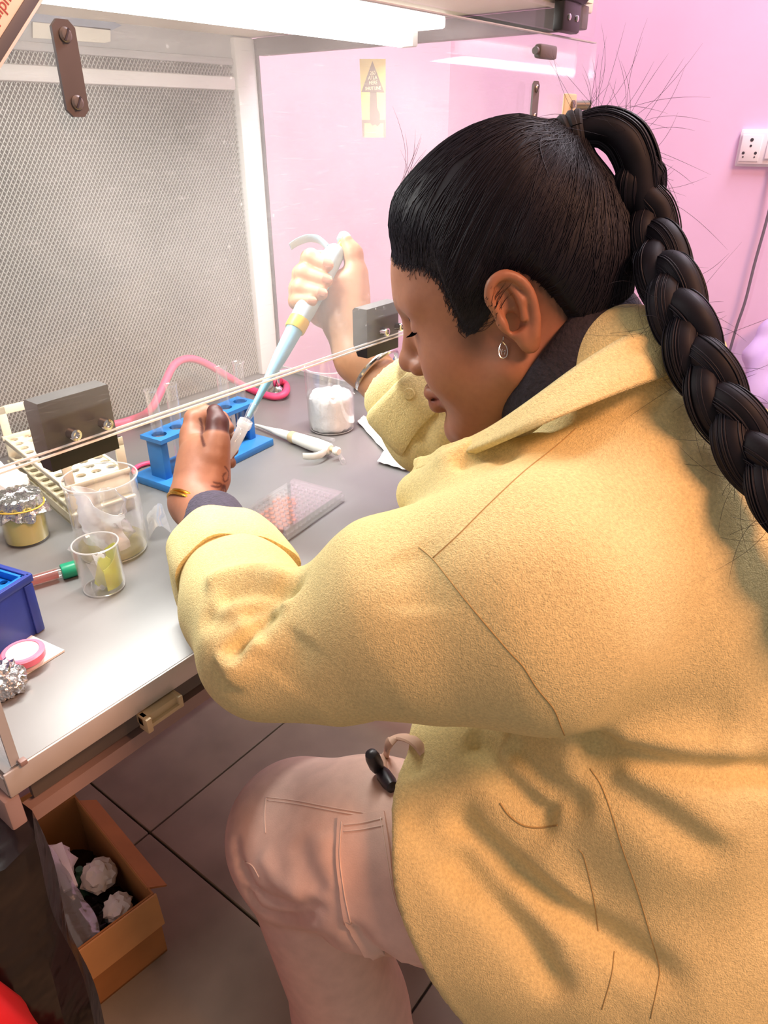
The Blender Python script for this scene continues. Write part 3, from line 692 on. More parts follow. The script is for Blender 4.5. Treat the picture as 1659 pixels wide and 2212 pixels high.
# large beaker with a crumpled film, small beaker with yellow liquid
p = T(247, 1188); p[2] = Z0
bb = thing('large_beaker', 'large glass beaker holding a crumpled clear film', 'beaker', p, 3.4)
R2, H2 = .0405, .098
obj('rim', rim_ring(R2 * 1.035, H2 * .998), 'glass_glint', bb); obj('foot', rim_ring(R2 * .93, H2 * .025, .0007), 'glass_glint', bb)
obj('glass_wall', beaker(R2, H2, n=48), 'glass', bb)
obj('liquid', fill(R2 - .0018, .005, .013), 'pale_liquid', bb)
def inner_sheet(r, z0, z1, a0, a1, inset, seed, n=18):
    r_ = np.random.default_rng(seed); ph = r_.uniform(0, 6, 6); G = []
    for i in range(n):
        row = []
        for j in range(n):
            s, t_ = i / (n - 1), j / (n - 1); a = a0 + (a1 - a0) * s
            rr = r * (1 - inset * (1 + math.sin(9 * s + ph[0]) * math.cos(6 * t_ + ph[1])) * .5 - .25 * inset * abs(math.sin(14 * s + 9 * t_)))
            z = z0 + (z1 - z0) * t_ * (.8 + .2 * math.sin(5 * s + ph[2]))
            row.append((rr * math.cos(a), rr * math.sin(a), z))
        G.append(row)
    return MB().grid(G, .0004)
obj('crumpled_film', inner_sheet(R2 * .92, .016, .088, -2.2, 1.4, .35, 4), 'paper_film', bb, smooth=60)
obj('crumpled_film', inner_sheet(R2 * .78, .018, .075, 1.0, 4.2, .55, 9), 'film', bb, smooth=40)
p = T(226, 1268); p[2] = Z0
sb = thing('small_beaker', 'small glass beaker with folded strips and yellow-green liquid', 'beaker', p, 2.75)
R3, H3 = .0232, .057
obj('rim', rim_ring(R3 * 1.035, H3 * .998), 'glass_glint', sb); obj('foot', rim_ring(R3 * .93, H3 * .025, .0007), 'glass_glint', sb)
obj('glass_wall', beaker(R3, H3, n=40), 'glass', sb)
obj('liquid', inner_sheet(R3 * .93, .006, .050, 1.6, 4.2, .08, 2), 'yellow_liquid', sb, smooth=60)
for k, (x, y, dx, dy, h, m_) in enumerate(((.004, .002, -.010, .004, .040, 'yellow_liquid'), (-.006, -.004, .006, .010, .046, 'paper_film'), (.0, .008, .008, -.006, .036, 'film'))):
    q0, q1 = np.array([x, y, .005]), np.array([x + dx, y + dy, h]); wv = unit(np.cross(q1 - q0, (0.3, 1, .2))) * .006
    G = [[q0 + (q1 - q0) * t_ + wv * s + np.array([0, 0, 1]) * .002 * math.sin(4 * s) for s in (-1, -.3, .3, 1)] for t_ in np.linspace(0, 1, 6)]
    obj('folded_strip', MB().grid(G, .0005), m_, sb, smooth=40)

# foil-capped jar of yellow liquid with rubber band
p = T(61, 1163); p[2] = Z0
jr = thing('foil_jar', 'small glass jar of yellow liquid capped with foil and rubber band', 'jar', p)
RJ, HJ = .0262, .060
obj('glass_wall', MB().lathe([(.0001, 0), (RJ * .93, 0), (RJ, .003), (RJ, HJ * .8), (RJ * .95, HJ), (RJ * .93, HJ), (RJ - .0014, HJ * .8), (RJ - .0014, .004), (.0001, .002)], 36), 'glass', jr)
obj('liquid', fill(RJ - .0016, .0025, .038), 'jar_yellow', jr)
fr = []
for (k, (r, z)) in enumerate(((.0001, HJ + .004), (RJ * .5, HJ + .0042), (RJ * .9, HJ + .003), (RJ * 1.04, HJ + .001), (RJ * 1.05, HJ - .008), (RJ * 1.03, HJ - .012), (RJ * 1.10, HJ - .017), (RJ * 1.16, HJ - .023))):
    fr.append([(r * (1 + (.05 * (k > 3) + .07 * (k > 5)) * math.sin(11 * a + k) + .03 * (k > 3) * math.sin(23 * a)) * math.cos(a), r * (1 + (.05 * (k > 3) + .07 * (k > 5)) * math.sin(11 * a + k)) * math.sin(a), z + (.004 * math.sin(5 * a + 1) if k == 7 else .0006 * math.sin(17 * a + k))) for a in np.linspace(0, 2 * math.pi, 72, endpoint=False)])
obj('foil_cap', MB().rings(fr, cap0=False, cap1=False), 'foil', jr, smooth=25)
obj('rubber_band', MB().tube([(RJ * 1.08 * math.cos(a), RJ * 1.08 * math.sin(a), HJ - .0115 + .001 * math.sin(2 * a)) for a in np.linspace(0, 2 * math.pi, 50)], .0011, 8), 'rubber_band', jr)

# white tissue heap behind the jar
p = T(-2, 1092); p[2] = Z0
c = crumple(.036, 4, .34, .85, 11, 3.2); c.v = [(x, y, z + .0245) for x, y, z in c.v]
single('tissue_heap', c, 'tissue', 'crumpled white tissue heap behind the foil-capped jar', 'tissue', loc=p, smooth=30)
sheet('clear_film_scrap', [(318, 1122), (350, 1095), (372, 1160), (325, 1168)], .014, 'film', 'scrap of clear film between the large beaker and the hand', 'film', seed=8)
sheet('paper_scrap', [(0, 1100), (30, 1090), (38, 1120), (0, 1134)], .003, 'tissue', 'flat white paper scrap under the tissue heap edge', 'paper', seed=5)

# blue tip box with perforated insert
def blue_box():
    H = .066
    A = T(96, 1357); top = A.copy(); top[2] = Z0 + H
    d1 = T(0, 1263, Z0 + H) - T(70, 1220, Z0 + H); ang = math.atan2(-d1[1], -d1[0])
    t = thing('tip_box', 'deep blue plastic tip box with bright blue perforated insert', 'tip box', (A[0], A[1], Z0), ang)
    L, D = .104, .092                                     # runs to -x and to +y from the near right corner
    w = .003
    for nm, c, s in (('front_wall', (-L / 2, w / 2, H / 2), (L, w, H)), ('back_wall', (-L / 2, D - w / 2, H / 2), (L, w, H)), ('side_wall', (-w / 2, D / 2, H / 2), (w, D, H)), ('side_wall', (-L + w / 2, D / 2, H / 2), (w, D, H))):
        obj(nm, MB().box(c, s, r=.0008), 'navy_plastic', t)
    obj('floor_plate', MB().box((-L / 2, D / 2, .0015), (L - .002, D - .002, .003)), 'navy_plastic', t)
    obj('rim', MB().box((-L / 2, -.0008, H - .004), (L + .003, .003, .008), r=.0008).box((.0008, D / 2, H - .004), (.003, D, .008), r=.0008).box((-L / 2, D + .0008, H - .004), (L + .003, .003, .008), r=.0008), 'navy_plastic', t)
    for x in (-.006, -L + .006): obj('corner_rib', MB().box((x, -.0012, H / 2 - .004), (.010, .003, H - .010), r=.0008), 'navy_plastic', t)
    ins = obj('insert', perf(MB(), 10, 7, (L - .016) / 10, (D - .016) / 7, .0040, H - .012, .003, (-L + .008, .008)), 'bright_blue', t, smooth=20)
    obj('insert_lip', MB().box((-L / 2, .0055, H - .006), (L - .008, .003, .010), r=.0006).box((-.0055, D / 2, H - .006), (.003, D - .008, .010), r=.0006).box((-L / 2, D - .0055, H - .006), (L - .008, .003, .010), r=.0006), 'bright_blue', ins)
blue_box()

# green-capped tube on its side
a, b = T(172, 1240), T(78, 1268); a[2] = b[2] = Z0 + .0092; ax = unit(b - a)
gt = thing('capped_tube', 'clear tube of pink liquid with ribbed green cap on its side', 'tube', a)
cap = []
for x, r in ((0, .0086), (.0005, .0092), (.016, .0092), (.017, .0086)):
    pass
xv = unit(np.cross(ax, (0, 0, 1))); yv = np.cross(ax, xv)
obj('cap', MB().rings([[ax * x + (r + .0003 * (k % 2)) * (math.cos(t_) * xv + math.sin(t_) * yv) for k, t_ in enumerate(np.linspace(0, 2 * math.pi, 36, endpoint=False))] for x, r in ((0, .0078), (.0006, .0088), (.0165, .0088), (.018, .008))]), 'green_cap', gt)
obj('tube_wall', MB().lathe([(.0062, .016), (.0064, .018), (.0064, .082), (.004, .092), (.0001, .095)], 20, (0, 0, 0), ax), 'glass', gt)
obj('liquid', MB().lathe([(.0001, .022), (.0055, .022), (.0055, .08), (.003, .09), (.0001, .092)], 16, (0, 0, 0), ax), 'red_blood', gt)

# card, pink-rimmed dish, foil ball
q = [T(140, 1408), T(52, 1462), T(-40, 1440), T(60, 1372)]
cb = MB().prism([(x[0], x[1]) for x in q], Z0 + .0003, Z0 + .0024); single('white_card', cb, 'white_card', 'square white card lying under the pink-rimmed dish', 'card', smooth=0)
p = T(56, 1432, Z0 + .0024)
dsh = thing('culture_dish', 'small round clear dish with bright pink rim on the white card', 'dish', p)
RD = .0182
obj('dish_wall', MB().lathe([(.0001, 0), (RD * .9, 0), (RD * .93, .008), (RD, .0085), (RD, .0125)], 40), 'clear_plastic', dsh)
obj('agar', MB().lathe([(.0001, .0004), (RD * .86, .0004), (RD * .86, .0062), (.0001, .0060)], 40), 'pale_pink', dsh)
obj('pink_rim', MB().lathe([(RD * .99, .0065), (RD * 1.06, .0070), (RD * 1.08, .0135), (RD * .98, .0150), (RD * .82, .0152), (RD * .80, .0138), (RD * .96, .0130)], 44), 'pink_rim', dsh)
obj('lid_disc', MB().lathe([(.0001, .0136), (RD * .8, .0136), (RD * .8, .0146), (.0001, .0148)], 40), 'pale_pink', dsh)
p = T(10, 1492); c = crumple(.0185, 4, .30, .82, 5, 4.); c.v = [(x, y, z + .0112) for x, y, z in c.v]
single('foil_ball', c, 'foil', 'crumpled ball of kitchen foil at the worktop corner', 'foil', loc=(p[0], p[1], Z0), smooth=15)
# ------------------------------------------------------------------ distance-field modelling for bodies and cloth
import openvdb
class Field:
    """solid shapes blended on a grid, read out as one continuous surface"""
    def __init__(s, lo, hi, h):
        s.lo, s.h = np.array(lo, float), h; n = np.ceil((np.array(hi) - s.lo) / h).astype(int) + 1
        s.a = np.full(n, .06, np.float32); s.n = n
    def _blk(s, lo, hi):
        i0 = np.clip(np.floor((lo - s.lo) / s.h).astype(int), 0, s.n); i1 = np.clip(np.ceil((hi - s.lo) / s.h).astype(int) + 1, 0, s.n)
        ax = [s.lo[k] + s.h * np.arange(i0[k], i1[k], dtype=np.float32) for k in range(3)]
        return tuple(slice(i0[k], i1[k]) for k in range(3)), ax[0][:, None, None], ax[1][None, :, None], ax[2][None, None, :]
    def put(s, fn, lo, hi, k=.0, op='u'):
        pad = k + .03; sl, X, Y, Z = s._blk(np.array(lo) - pad, np.array(hi) + pad)
        a = s.a[sl]
        if a.size == 0: return s
        d = fn(X, Y, Z).astype(np.float32)
        if op == 'u':
            r = np.minimum(a, d)
            if k > 0: r = r - np.maximum(k - np.abs(a - d), 0) ** 2 / (4 * k)
        else:                                            # subtract
            d = -d; r = np.maximum(a, d)
            if k > 0: r = r + np.maximum(k - np.abs(a - d), 0) ** 2 / (4 * k)
        s.a[sl] = r; return s
    def cone(s, a, b, ra, rb, k=0., op='u'):
        a, b = np.array(a, float), np.array(b, float); ab = b - a; L2 = ab.dot(ab) + 1e-12; R = max(ra, rb)
        def fn(X, Y, Z):
            t = np.clip(((X - a[0]) * ab[0] + (Y - a[1]) * ab[1] + (Z - a[2]) * ab[2]) / L2, 0, 1)
            return np.sqrt((X - a[0] - t * ab[0]) ** 2 + (Y - a[1] - t * ab[1]) ** 2 + (Z - a[2] - t * ab[2]) ** 2) - (ra + (rb - ra) * t)
        return s.put(fn, np.minimum(a, b) - R, np.maximum(a, b) + R, k, op)
    def chain(s, pts, rad, k=0., k0=None, op='u'):
        for i in range(len(pts) - 1): s.cone(pts[i], pts[i + 1], rad[i], rad[i + 1], (k0 if (i == 0 and k0 is not None) else k), op)
        return s
    def ell(s, c, r, k=0., M=None, op='u'):
        c, r = np.array(c, float), np.array(r, float); M = np.eye(3) if M is None else np.array(M); R = r.max()
        def fn(X, Y, Z):
            x, y, z = X - c[0], Y - c[1], Z - c[2]
            q = [M[0, i] * x + M[1, i] * y + M[2, i] * z for i in range(3)]
            k0 = np.sqrt(sum((q[i] / r[i]) ** 2 for i in range(3))) + 1e-6; k1 = np.sqrt(sum((q[i] / r[i] ** 2) ** 2 for i in range(3))) + 1e-6
            return k0 * (k0 - 1) / k1
        return s.put(fn, c - R, c + R, k, op)
    def cut(s, p, n, k=.01):
        """keep the side the normal points away from"""
        p, n = np.array(p, float), unit(n); sl, X, Y, Z = s._blk(s.lo, s.lo + s.h * s.n)
        d = ((X - p[0]) * n[0] + (Y - p[1]) * n[1] + (Z - p[2]) * n[2]).astype(np.float32); a = s.a
        s.a = np.maximum(a, d) + np.maximum(k - np.abs(a - d), 0) ** 2 / (4 * k); return s
    def mesh(s, smooth=2, iso=0.):
        g = openvdb.FloatGrid(.06); g.copyFromArray(np.ascontiguousarray(s.a)); P, Q = g.convertToQuads(isovalue=iso)
        P = np.array(P, float) * s.h + s.lo; Q = np.array(Q, int)
        A = P[Q[:, 0]]; vol = np.einsum('ij,ij->i', A, np.cross(P[Q[:, 1]] - A, P[Q[:, 2]] - A)).sum()
        if vol < 0: Q = Q[:, ::-1]
        return taubin(P, Q, smooth), Q
def taubin(P, Q, n=2, lam=.5):
    N = len(P); src = np.concatenate([Q[:, i] for i in range(4)] * 2); dst = np.concatenate([Q[:, (i + 1) % 4] for i in range(4)] + [Q[:, (i - 1) % 4] for i in range(4)])
    cnt = np.bincount(src, minlength=N)[:, None] + 1e-9
    for _ in range(n):
        for l in (lam, -lam * 1.03):
            av = np.stack([np.bincount(src, P[dst, k], minlength=N) for k in range(3)], 1) / cnt; P = P + l * (av - P)
    return P
def vnormals(P, Q):
    n = np.cross(P[Q[:, 2]] - P[Q[:, 0]], P[Q[:, 3]] - P[Q[:, 1]]); V = np.zeros_like(P)
    for k in range(3):
        V[:, k] = sum(np.bincount(Q[:, i], n[:, k], minlength=len(P)) for i in range(4))
    return V / (np.linalg.norm(V, axis=1, keepdims=True) + 1e-12)
def pq_mesh(name, P, Q, mat, col=None):
    me = bpy.data.meshes.new(name); me.from_pydata(P.tolist(), [], Q.tolist())
    me.polygons.foreach_set('use_smooth', [True] * len(me.polygons)); me.materials.append(M_(mat))
    if col is not None:
        at = me.color_attributes.new('col', 'FLOAT_COLOR', 'POINT'); at.data.foreach_set('color', np.hstack([col, np.ones((len(col), 1))]).astype(np.float32).ravel())
    me.update(); return me
def join_pq(lst):
    P, Q, o = [], [], 0
    for p, q in lst: P.append(p); Q.append(q + o); o += len(p)
    return np.vstack(P), np.vstack(Q)
def bvh_of(P, Q): return BVHTree.FromPolygons([Vector(p) for p in P], [tuple(int(i) for i in q) for q in Q])
def cast(bvh, u, v, far=3.0):
    d = unit(RC @ np.array([u - IMG_W / 2, v - IMG_H / 2, F_PX])); h = bvh.ray_cast(Vector(CAM), Vector(d), far)
    return (np.array(h[0]), np.array(h[1])) if h[0] is not None else (None, None)
def cast_line(bvh, uvs, n=40):
    out = []
    for u, v in spline([(a, b, 0) for a, b in uvs], n)[:, :2]:
        p, nn = cast(bvh, u, v)
        if p is not None: out.append(p)
    return np.array(out)
def pdist(P, line, reach=.06):
    """distance of every vertex to a polyline and the position along it"""
    best = np.full(len(P), 9.); at = np.zeros(len(P)); line = np.asarray(line)
    I = np.nonzero(np.all((P > line.min(0) - reach) & (P < line.max(0) + reach), axis=1))[0]
    if len(I) == 0: return best, at
    S = P[I]; bs = np.full(len(I), 9.); ta = np.zeros(len(I))
    for i in range(len(line) - 1):
        a, b = line[i], line[i + 1]; ab = b - a; t = np.clip(((S - a) @ ab) / (ab @ ab + 1e-12), 0, 1)
        d = np.linalg.norm(S - a - t[:, None] * ab, axis=1); m = d < bs; bs[m] = d[m]; ta[m] = (i + t[m]) / (len(line) - 1)
    best[I] = bs; at[I] = ta; return best, at
def fold(P, Nn, line, amp, w, end=.18):
    if len(line) < 2: return P
    d, t = pdist(P, line); e = np.clip(np.minimum(t, 1 - t) / end, 0, 1); e = e * e * (3 - 2 * e)
    return P + Nn * (amp * np.exp(-(d / w) ** 2) * e)[:, None]

# ------------------------------------------------------------------ materials of the person
pm('skin', '#9c6a4a', .48, vcol=True, var=.10, vscale=140., bump=.12, bscale=420, bdist=.0005, sss=.12, spec=.4)
pm('coat', '#decd94', .9, var=.14, vscale=420., bump=.65, bscale=900, bdist=.0016, sheen=.35, spec=.12, bump2=[(.30, 380, .002)])
pm('coat_seam', '#a8905e', .9)
pm('trousers', '#e0c0b2', .8, var=.06, vscale=60., bump=.25, bscale=700, bdist=.0006, spec=.2)
pm('trouser_stitch', '#e6cdbf', .8)
pm('knit_dark', '#211c26', .9, var=.3, vscale=200, bump=.8, bscale=260, bdist=.002)
pm('knit_navy', '#3a3646', .9, var=.25, vscale=200, bump=.8, bscale=300, bdist=.002, sheen=.3)
pm('hair', '#13111a', .60, var=.4, vscale=50, spec=.22)
pm('hair_strand', '#191722', .52, spec=.28)
pm('hair_tie', '#15131a', .8)
pm('gold', '#d9a545', .22, metal=1.0)
pm('silver', '#e2e0dc', .18, metal=1.0)
pm('cord_beige', '#caa892', .7)
pm('toggle_black', '#1e1c22', .4)
pm('lash', '#060405', .9, spec=.0)
pm('shoe', '#2a2626', .6)
SKIN = np.array(lin('#9a6850')); SKIN_LIT = np.array(lin('#b98866')); HENNA = np.array(lin('#4a2420')); LIP = np.array(lin('#7c4038'))

person = thing('person', 'seated person in a yellow fleece coat pipetting at the flow cabinet', 'person', (.46, -.42, .0))

# ------------------------------------------------------------------ head frame
def rotm(rx, ry, rz):
    return np.array(Matrix.Rotation(rz, 3, 'Z') @ Matrix.Rotation(ry, 3, 'Y') @ Matrix.Rotation(rx, 3, 'X'))
HM = rotm(math.radians(-19.3), math.radians(2.3), math.radians(20.3)); HO = np.array([.4690, -.170, 1.0765])
def h2w(p): return np.asarray(p) @ HM.T + HO
def w2h(p): return (np.asarray(p) - HO) @ HM
def mid(u, v, x=0.):
    """head-frame point on the plane x seen at photo position (u, v)"""
    d = w2h(CAM + RC @ np.array([u - IMG_W / 2, v - IMG_H / 2, F_PX])) - w2h(CAM); c = w2h(CAM); t = (x - c[0]) / d[0]; return c + d * t

# ------------------------------------------------------------------ head and neck
# hairline: height over the head's length
hy = [-.14, -.09, -.0585, -.0514, -.0447, -.0363, -.0264, -.0168, -.0006, .010, .0178, .030, .0345, .0385, .0486, .072, .09, .13]
hh = [-.066, -.060, -.036, -.017, .0015, .0196, .0314, .038, .030, .012, .002, -.004, .006, .044, .056, .067, .080, .10]
def build_head():
    f = Field((-.115, -.150, -.215), (.115, .150, .165), .0017)
    f.ell((0, -.009, .048), (.073, .095, .087))                       # skull
    f.ell((0, .028, .046), (.058, .070, .062), .02)                   # forehead
    f.ell((0, .034, .010), (.060, .064, .088), .03)                   # face mass
    f.ell((0, .036, -.055), (.050, .050, .058), .03)                  # jaw
    for s in (-1, 1):
        f.ell((s * .040, .048, -.034), (.026, .036, .034), .025)      # full cheek
        f.cone((s * .058, .004, -.045), (s * .022, .066, -.096), .018, .016, .025)   # jaw line
        f.cone((s * .008, .088, .034), (s * .044, .070, .032), .011, .010, .015)     # brow
        f.ell((s * .032, .098, .010), (.017, .014, .013), .012, op='s')              # eye socket
        f.ell((s * .032, .0755, .010), (.0150, .0135, .0125), .004)                  # lidded eye
        f.cone((s * .020, .0855, .0045), (s * .044, .0775, .0055), .0022, .0022, .004)
        f.ell((s * .013, .0985, -.030), (.0085, .010, .0085), .006)                  # nostril wing
        f.ell((s * .0065, .1035, -.0375), (.0035, .005, .004), .003, op='s')
    f.cone((0, .090, .024), (0, .108, -.018), .0085, .0095, .010)     # nose bridge
    f.ell((0, .1105, -.0245), (.0115, .0115, .0100), .008)            # nose tip
    f.chain([(-.024, .082, -.063), (-.010, .0965, -.0575), (0, .0985, -.0565), (.010, .0965, -.0575), (.024, .082, -.063)], [.003, .0058, .0055, .0058, .003], .006)
    f.chain([(-.022, .082, -.066), (-.008, .0940, -.0705), (.008, .0940, -.0705), (.022, .082, -.066)], [.003, .0072, .0072, .003], .006)
    f.chain([(-.025, .086, -.0635), (0, .1055, -.0632), (.025, .086, -.0635)], [.0014, .0016, .0014], .003, op='s')
    f.ell((0, .078, -.102), (.021, .019, .019), .014)                 # chin
    f.cone((0, -.028, -.040), (0, -.075, -.190), .056, .060, .035)    # neck
    # ears: shell, rim, hollow, lobe
    for s in (-1, 1):
        Me = np.array(Matrix.Rotation(s * math.radians(-24), 3, 'Z') @ Matrix.Rotation(math.radians(-14), 3, 'X'))
        c0 = np.array([s * .0745, -.012, .004])
        E = lambda x, y, z: c0 + Me @ np.array([s * x, y, z])
        f.ell(E(.004, 0, .002), (.0065, .0165, .029), .006, Me)
        f.ell(E(.0075, .0005, .006), (.0050, .0112, .0205), .004, Me, op='s')
        f.ell(E(.006, .0045, -.006), (.0085, .0075, .0095), .004, Me, op='s')
        rim = [E(.004, .012, .006), E(.0065, .0135, .020), E(.0085, .006, .0305), E(.0095, -.006, .0305), E(.0100, -.0150, .019), E(.0095, -.0165, .004), E(.0085, -.0120, -.012), E(.0070, -.005, -.024)]
        f.chain(spline(rim, 26), np.interp(np.linspace(0, 1, 26), [0, .15, .4, .8, 1], [.0024, .0032, .0036, .0034, .0042]), .0025)
        f.chain([E(.006, -.006, .020), E(.0078, -.0080, .006), E(.0072, -.0030, -.008)], [.0022, .0030, .0026], .004)
        f.ell(E(.005, .001, -.027), (.0050, .0090, .0105), .006, Me)
        f.ell(E(.003, .0125, -.003), (.0040, .0042, .0065), .004, Me)
    return f
hf = build_head()
hP, hQ = hf.mesh(2)
hcol = np.tile(SKIN, (len(hP), 1))
d, _ = pdist(hP, np.array([(-.022, .088, -.063), (-.008, .100, -.064), (.008, .100, -.064), (.022, .088, -.063)]))
k = np.clip(1.3 - d / .0075, 0, 1)[:, None]; hcol = hcol * (1 - k * .75) + LIP * k * .75
for s in (-1, 1):
    d, _ = pdist(hP, np.array([(s * .012, .100, .030), (s * .030, .092, .036), (s * .050, .072, .032)])); k = np.clip(1.2 - d / .0052, 0, 1)[:, None]; hcol = hcol * (1 - k * .85) + np.array(lin('#241816')) * k * .85
gq = hP[:, 2] - np.interp(hP[:, 1], hy, hh); kk = np.clip((gq + .013 + .004 * np.sin(hP[:, 1] * 900 + hP[:, 0] * 700) * np.sin(hP[:, 0] * 1300)) / .018, 0, 1) * (np.abs(hP[:, 0]) < .074); kk = kk * kk * (3 - 2 * kk); kw = np.clip((gq + .026) / .03, 0, 1) * (np.abs(hP[:, 0]) < .074); ks = np.exp(-(((hP[:, 1] - .027) / .013) ** 2 + ((hP[:, 2] + .006) / .016) ** 2)) * (np.abs(hP[:, 0]) > .04) * (np.abs(hP[:, 0]) < .072)
kk = np.maximum(np.maximum(kk, .42 * kw * kw), .6 * ks)[:, None]
hcol = hcol * (1 - kk * .93) + np.array(lin('#171114')) * kk * .93
head_pq = (h2w(hP), hQ)
head_bvh_l = bvh_of(hP, hQ)

# ------------------------------------------------------------------ hands (forearm, palm, four fingers and a thumb each)
def lerp(a, b, t): return np.asarray(a) * (1 - t) + np.asarray(b) * t
# pipette axis in the far hand: from the tip in the near hand up to the plunger
PIP_TIP = W(506, 958, .835); PIP_TOP = W(741, 514, .905)
def hand_far():
    """far hand around the pipette: wrist low, thumb up on the plunger, fingertips towards us"""
    wr, fa = W(775, 775, .905), W(905, 905, .885)
    lo = np.min([W(u, v, d) for u, v in ((560, 440), (980, 980), (560, 980), (980, 440)) for d in (.82, .98)], 0); hi = np.max([W(u, v, d) for u, v in ((560, 440), (980, 980), (560, 980), (980, 440)) for d in (.82, .98)], 0)
    f = Field(lo, hi, .0017)
    f.cone(fa, wr, .034, .0265, 0)
    f.cone(wr, W(745, 700, .912), .0265, .027, .02)                          # heel of the hand
    f.ell(W(742, 655, .918), (.030, .024, .040), .02)                        # palm mass
    f.cone(W(760, 700, .905), W(765, 620, .905), .021, .0165, .02)           # thumb mount
    f.cone(W(700, 600, .935), W(690, 680, .935), .015, .014, .02)            # back of the knuckles, beyond the pipette
    f.cone(W(745, 640, .925), W(690, 640, .94), .020, .014, .02)
    # thumb pressing the plunger
    f.chain([W(765, 640, .905), W(770, 590, .902), W(762, 548, .900), W(749, 520, .897)], [.0165, .0125, .0112, .0075], .008)
    # four fingers: knuckle beyond -> bend at the left -> tip on the near side
    for (k0, b1, b2, tp_, r) in ((W(706, 560, .935), W(668, 558, .920), W(672, 556, .882), W(706, 572, .873), .0098),
                                 (W(700, 590, .938), W(650, 592, .920), W(655, 590, .880), W(704, 606, .871), .0100),
                                 (W(694, 622, .938), W(642, 624, .918), W(648, 622, .880), W(694, 634, .870), .0096),
                                 (W(690, 654, .935), W(640, 652, .915), W(644, 650, .882), W(672, 650, .872), .0086)):
        f.chain([k0, b1, b2, tp_], [r * 1.1, r * 1.05, r, r * .84], .005, .012)
    return f
def nails(spec, par, mat):
    for c, n, up, sx, sy in spec:
        n, up = unit(n), unit(up); up = unit(up - n * up.dot(n)); x = np.cross(up, n); G = []
        for i in range(5):
            row = []
            for j in range(7):
                a = (i / 4 - .5) * 2; b = (j / 6 - .5) * 2; w = sx * (1 if b < .3 else math.sqrt(max(.05, 1 - ((b - .3) / .75) ** 2)))
                row.append(c + x * a * w + up * b * sy + n * (.0012 - .0028 * a * a * (sx / .005)))
            G.append(row)
        obj('fingernail', MB().grid(G, .0006), mat, par, world=True, smooth=60)
pm('nail', '#dba58e', .25, coat=.4)
def hand_near():
    """near hand gripping the small tube, thumb upright, seen from the thumb side"""
    wr, fa = W(420, 1085, .815), W(500, 1240, .70)
    lo = np.min([W(u, v, d) for u, v in ((330, 830), (640, 1300), (330, 1300), (640, 830)) for d in (.66, .93)], 0); hi = np.max([W(u, v, d) for u, v in ((330, 830), (640, 1300), (330, 1300), (640, 830)) for d in (.66, .93)], 0)
    f = Field(lo, hi, .0017)
    f.cone(fa, wr, .028, .0245, 0)
    f.cone(wr, W(428, 1040, .828), .0245, .026, .02)
    f.ell(W(437, 1005, .842), (.027, .025, .036), .02)                       # palm
    f.cone(W(455, 1030, .825), W(467, 965, .822), .0215, .0155, .015)        # thumb mount
    f.chain([W(462, 985, .820), W(468, 945, .822), W(470, 915, .826), W(464, 890, .832)], [.0150, .0128, .0118, .0092], .006)   # thumb
    f.cone(W(425, 990, .850), W(416, 940, .860), .019, .0150, .015)          # index knuckle
    f.chain([W(418, 955, .855), W(420, 905, .862), W(440, 893, .874), W(476, 905, .876), W(492, 925, .868)], [.0145, .0112, .0100, .0090, .0078], .006)
    f.chain([W(418, 985, .870), W(424, 930, .884), W(462, 922, .896), W(500, 945, .888)], [.0140, .0108, .0095, .008], .006)
    f.chain([W(420, 1010, .878), W(430, 960, .898), W(470, 955, .908), W(502, 972, .900)], [.0135, .0104, .0092, .0078], .006)
    f.chain([W(426, 1035, .880), W(440, 995, .902), W(474, 990, .910), W(498, 1000, .902)], [.0125, .0092, .0082, .007], .006)
    return f
ff = hand_far(); fP, fQ = ff.mesh(2); fcol = np.tile(SKIN_LIT, (len(fP), 1))  # far hand gets a lighter copy of the skin, cabinet light put into its colour
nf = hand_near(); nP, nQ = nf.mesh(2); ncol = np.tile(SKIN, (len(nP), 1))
nb = bvh_of(nP, nQ)
# henna: stained thumb and fingertips, curls on the wrist
d, t_ = pdist(nP, np.array([W(470, 925, .826), W(464, 886, .832)])); dz, _ = pdist(nP, np.array([W(470, 915, .826), W(462, 880, .832)]))
k = np.clip((.0205 - dz) / .003, 0, 1)[:, None]; ncol = ncol * (1 - k) + HENNA * k
for ln, w in (([(433, 905), (437, 925), (436, 945), (441, 962)], .0026), ([(486, 1008), (494, 1020), (492, 1036), (484, 1040), (482, 1028), (488, 1022)], .0016), ([(484, 1048), (470, 1052), (458, 1050)], .0018), ([(484, 1050), (474, 1062), (462, 1064)], .0018), ([(484, 1052), (480, 1068), (474, 1076)], .0018), ([(486, 1050), (488, 1066), (488, 1078)], .0018), ([(478, 1045), (470, 1044), (462, 1042)], .0016)):
    L_ = cast_line(nb, ln, 16)
    if len(L_) > 2:
        d, _ = pdist(nP, L_); k = np.clip((w - d) / .0010, 0, 1)[:, None]; ncol = ncol * (1 - k * .85) + HENNA * k * .85

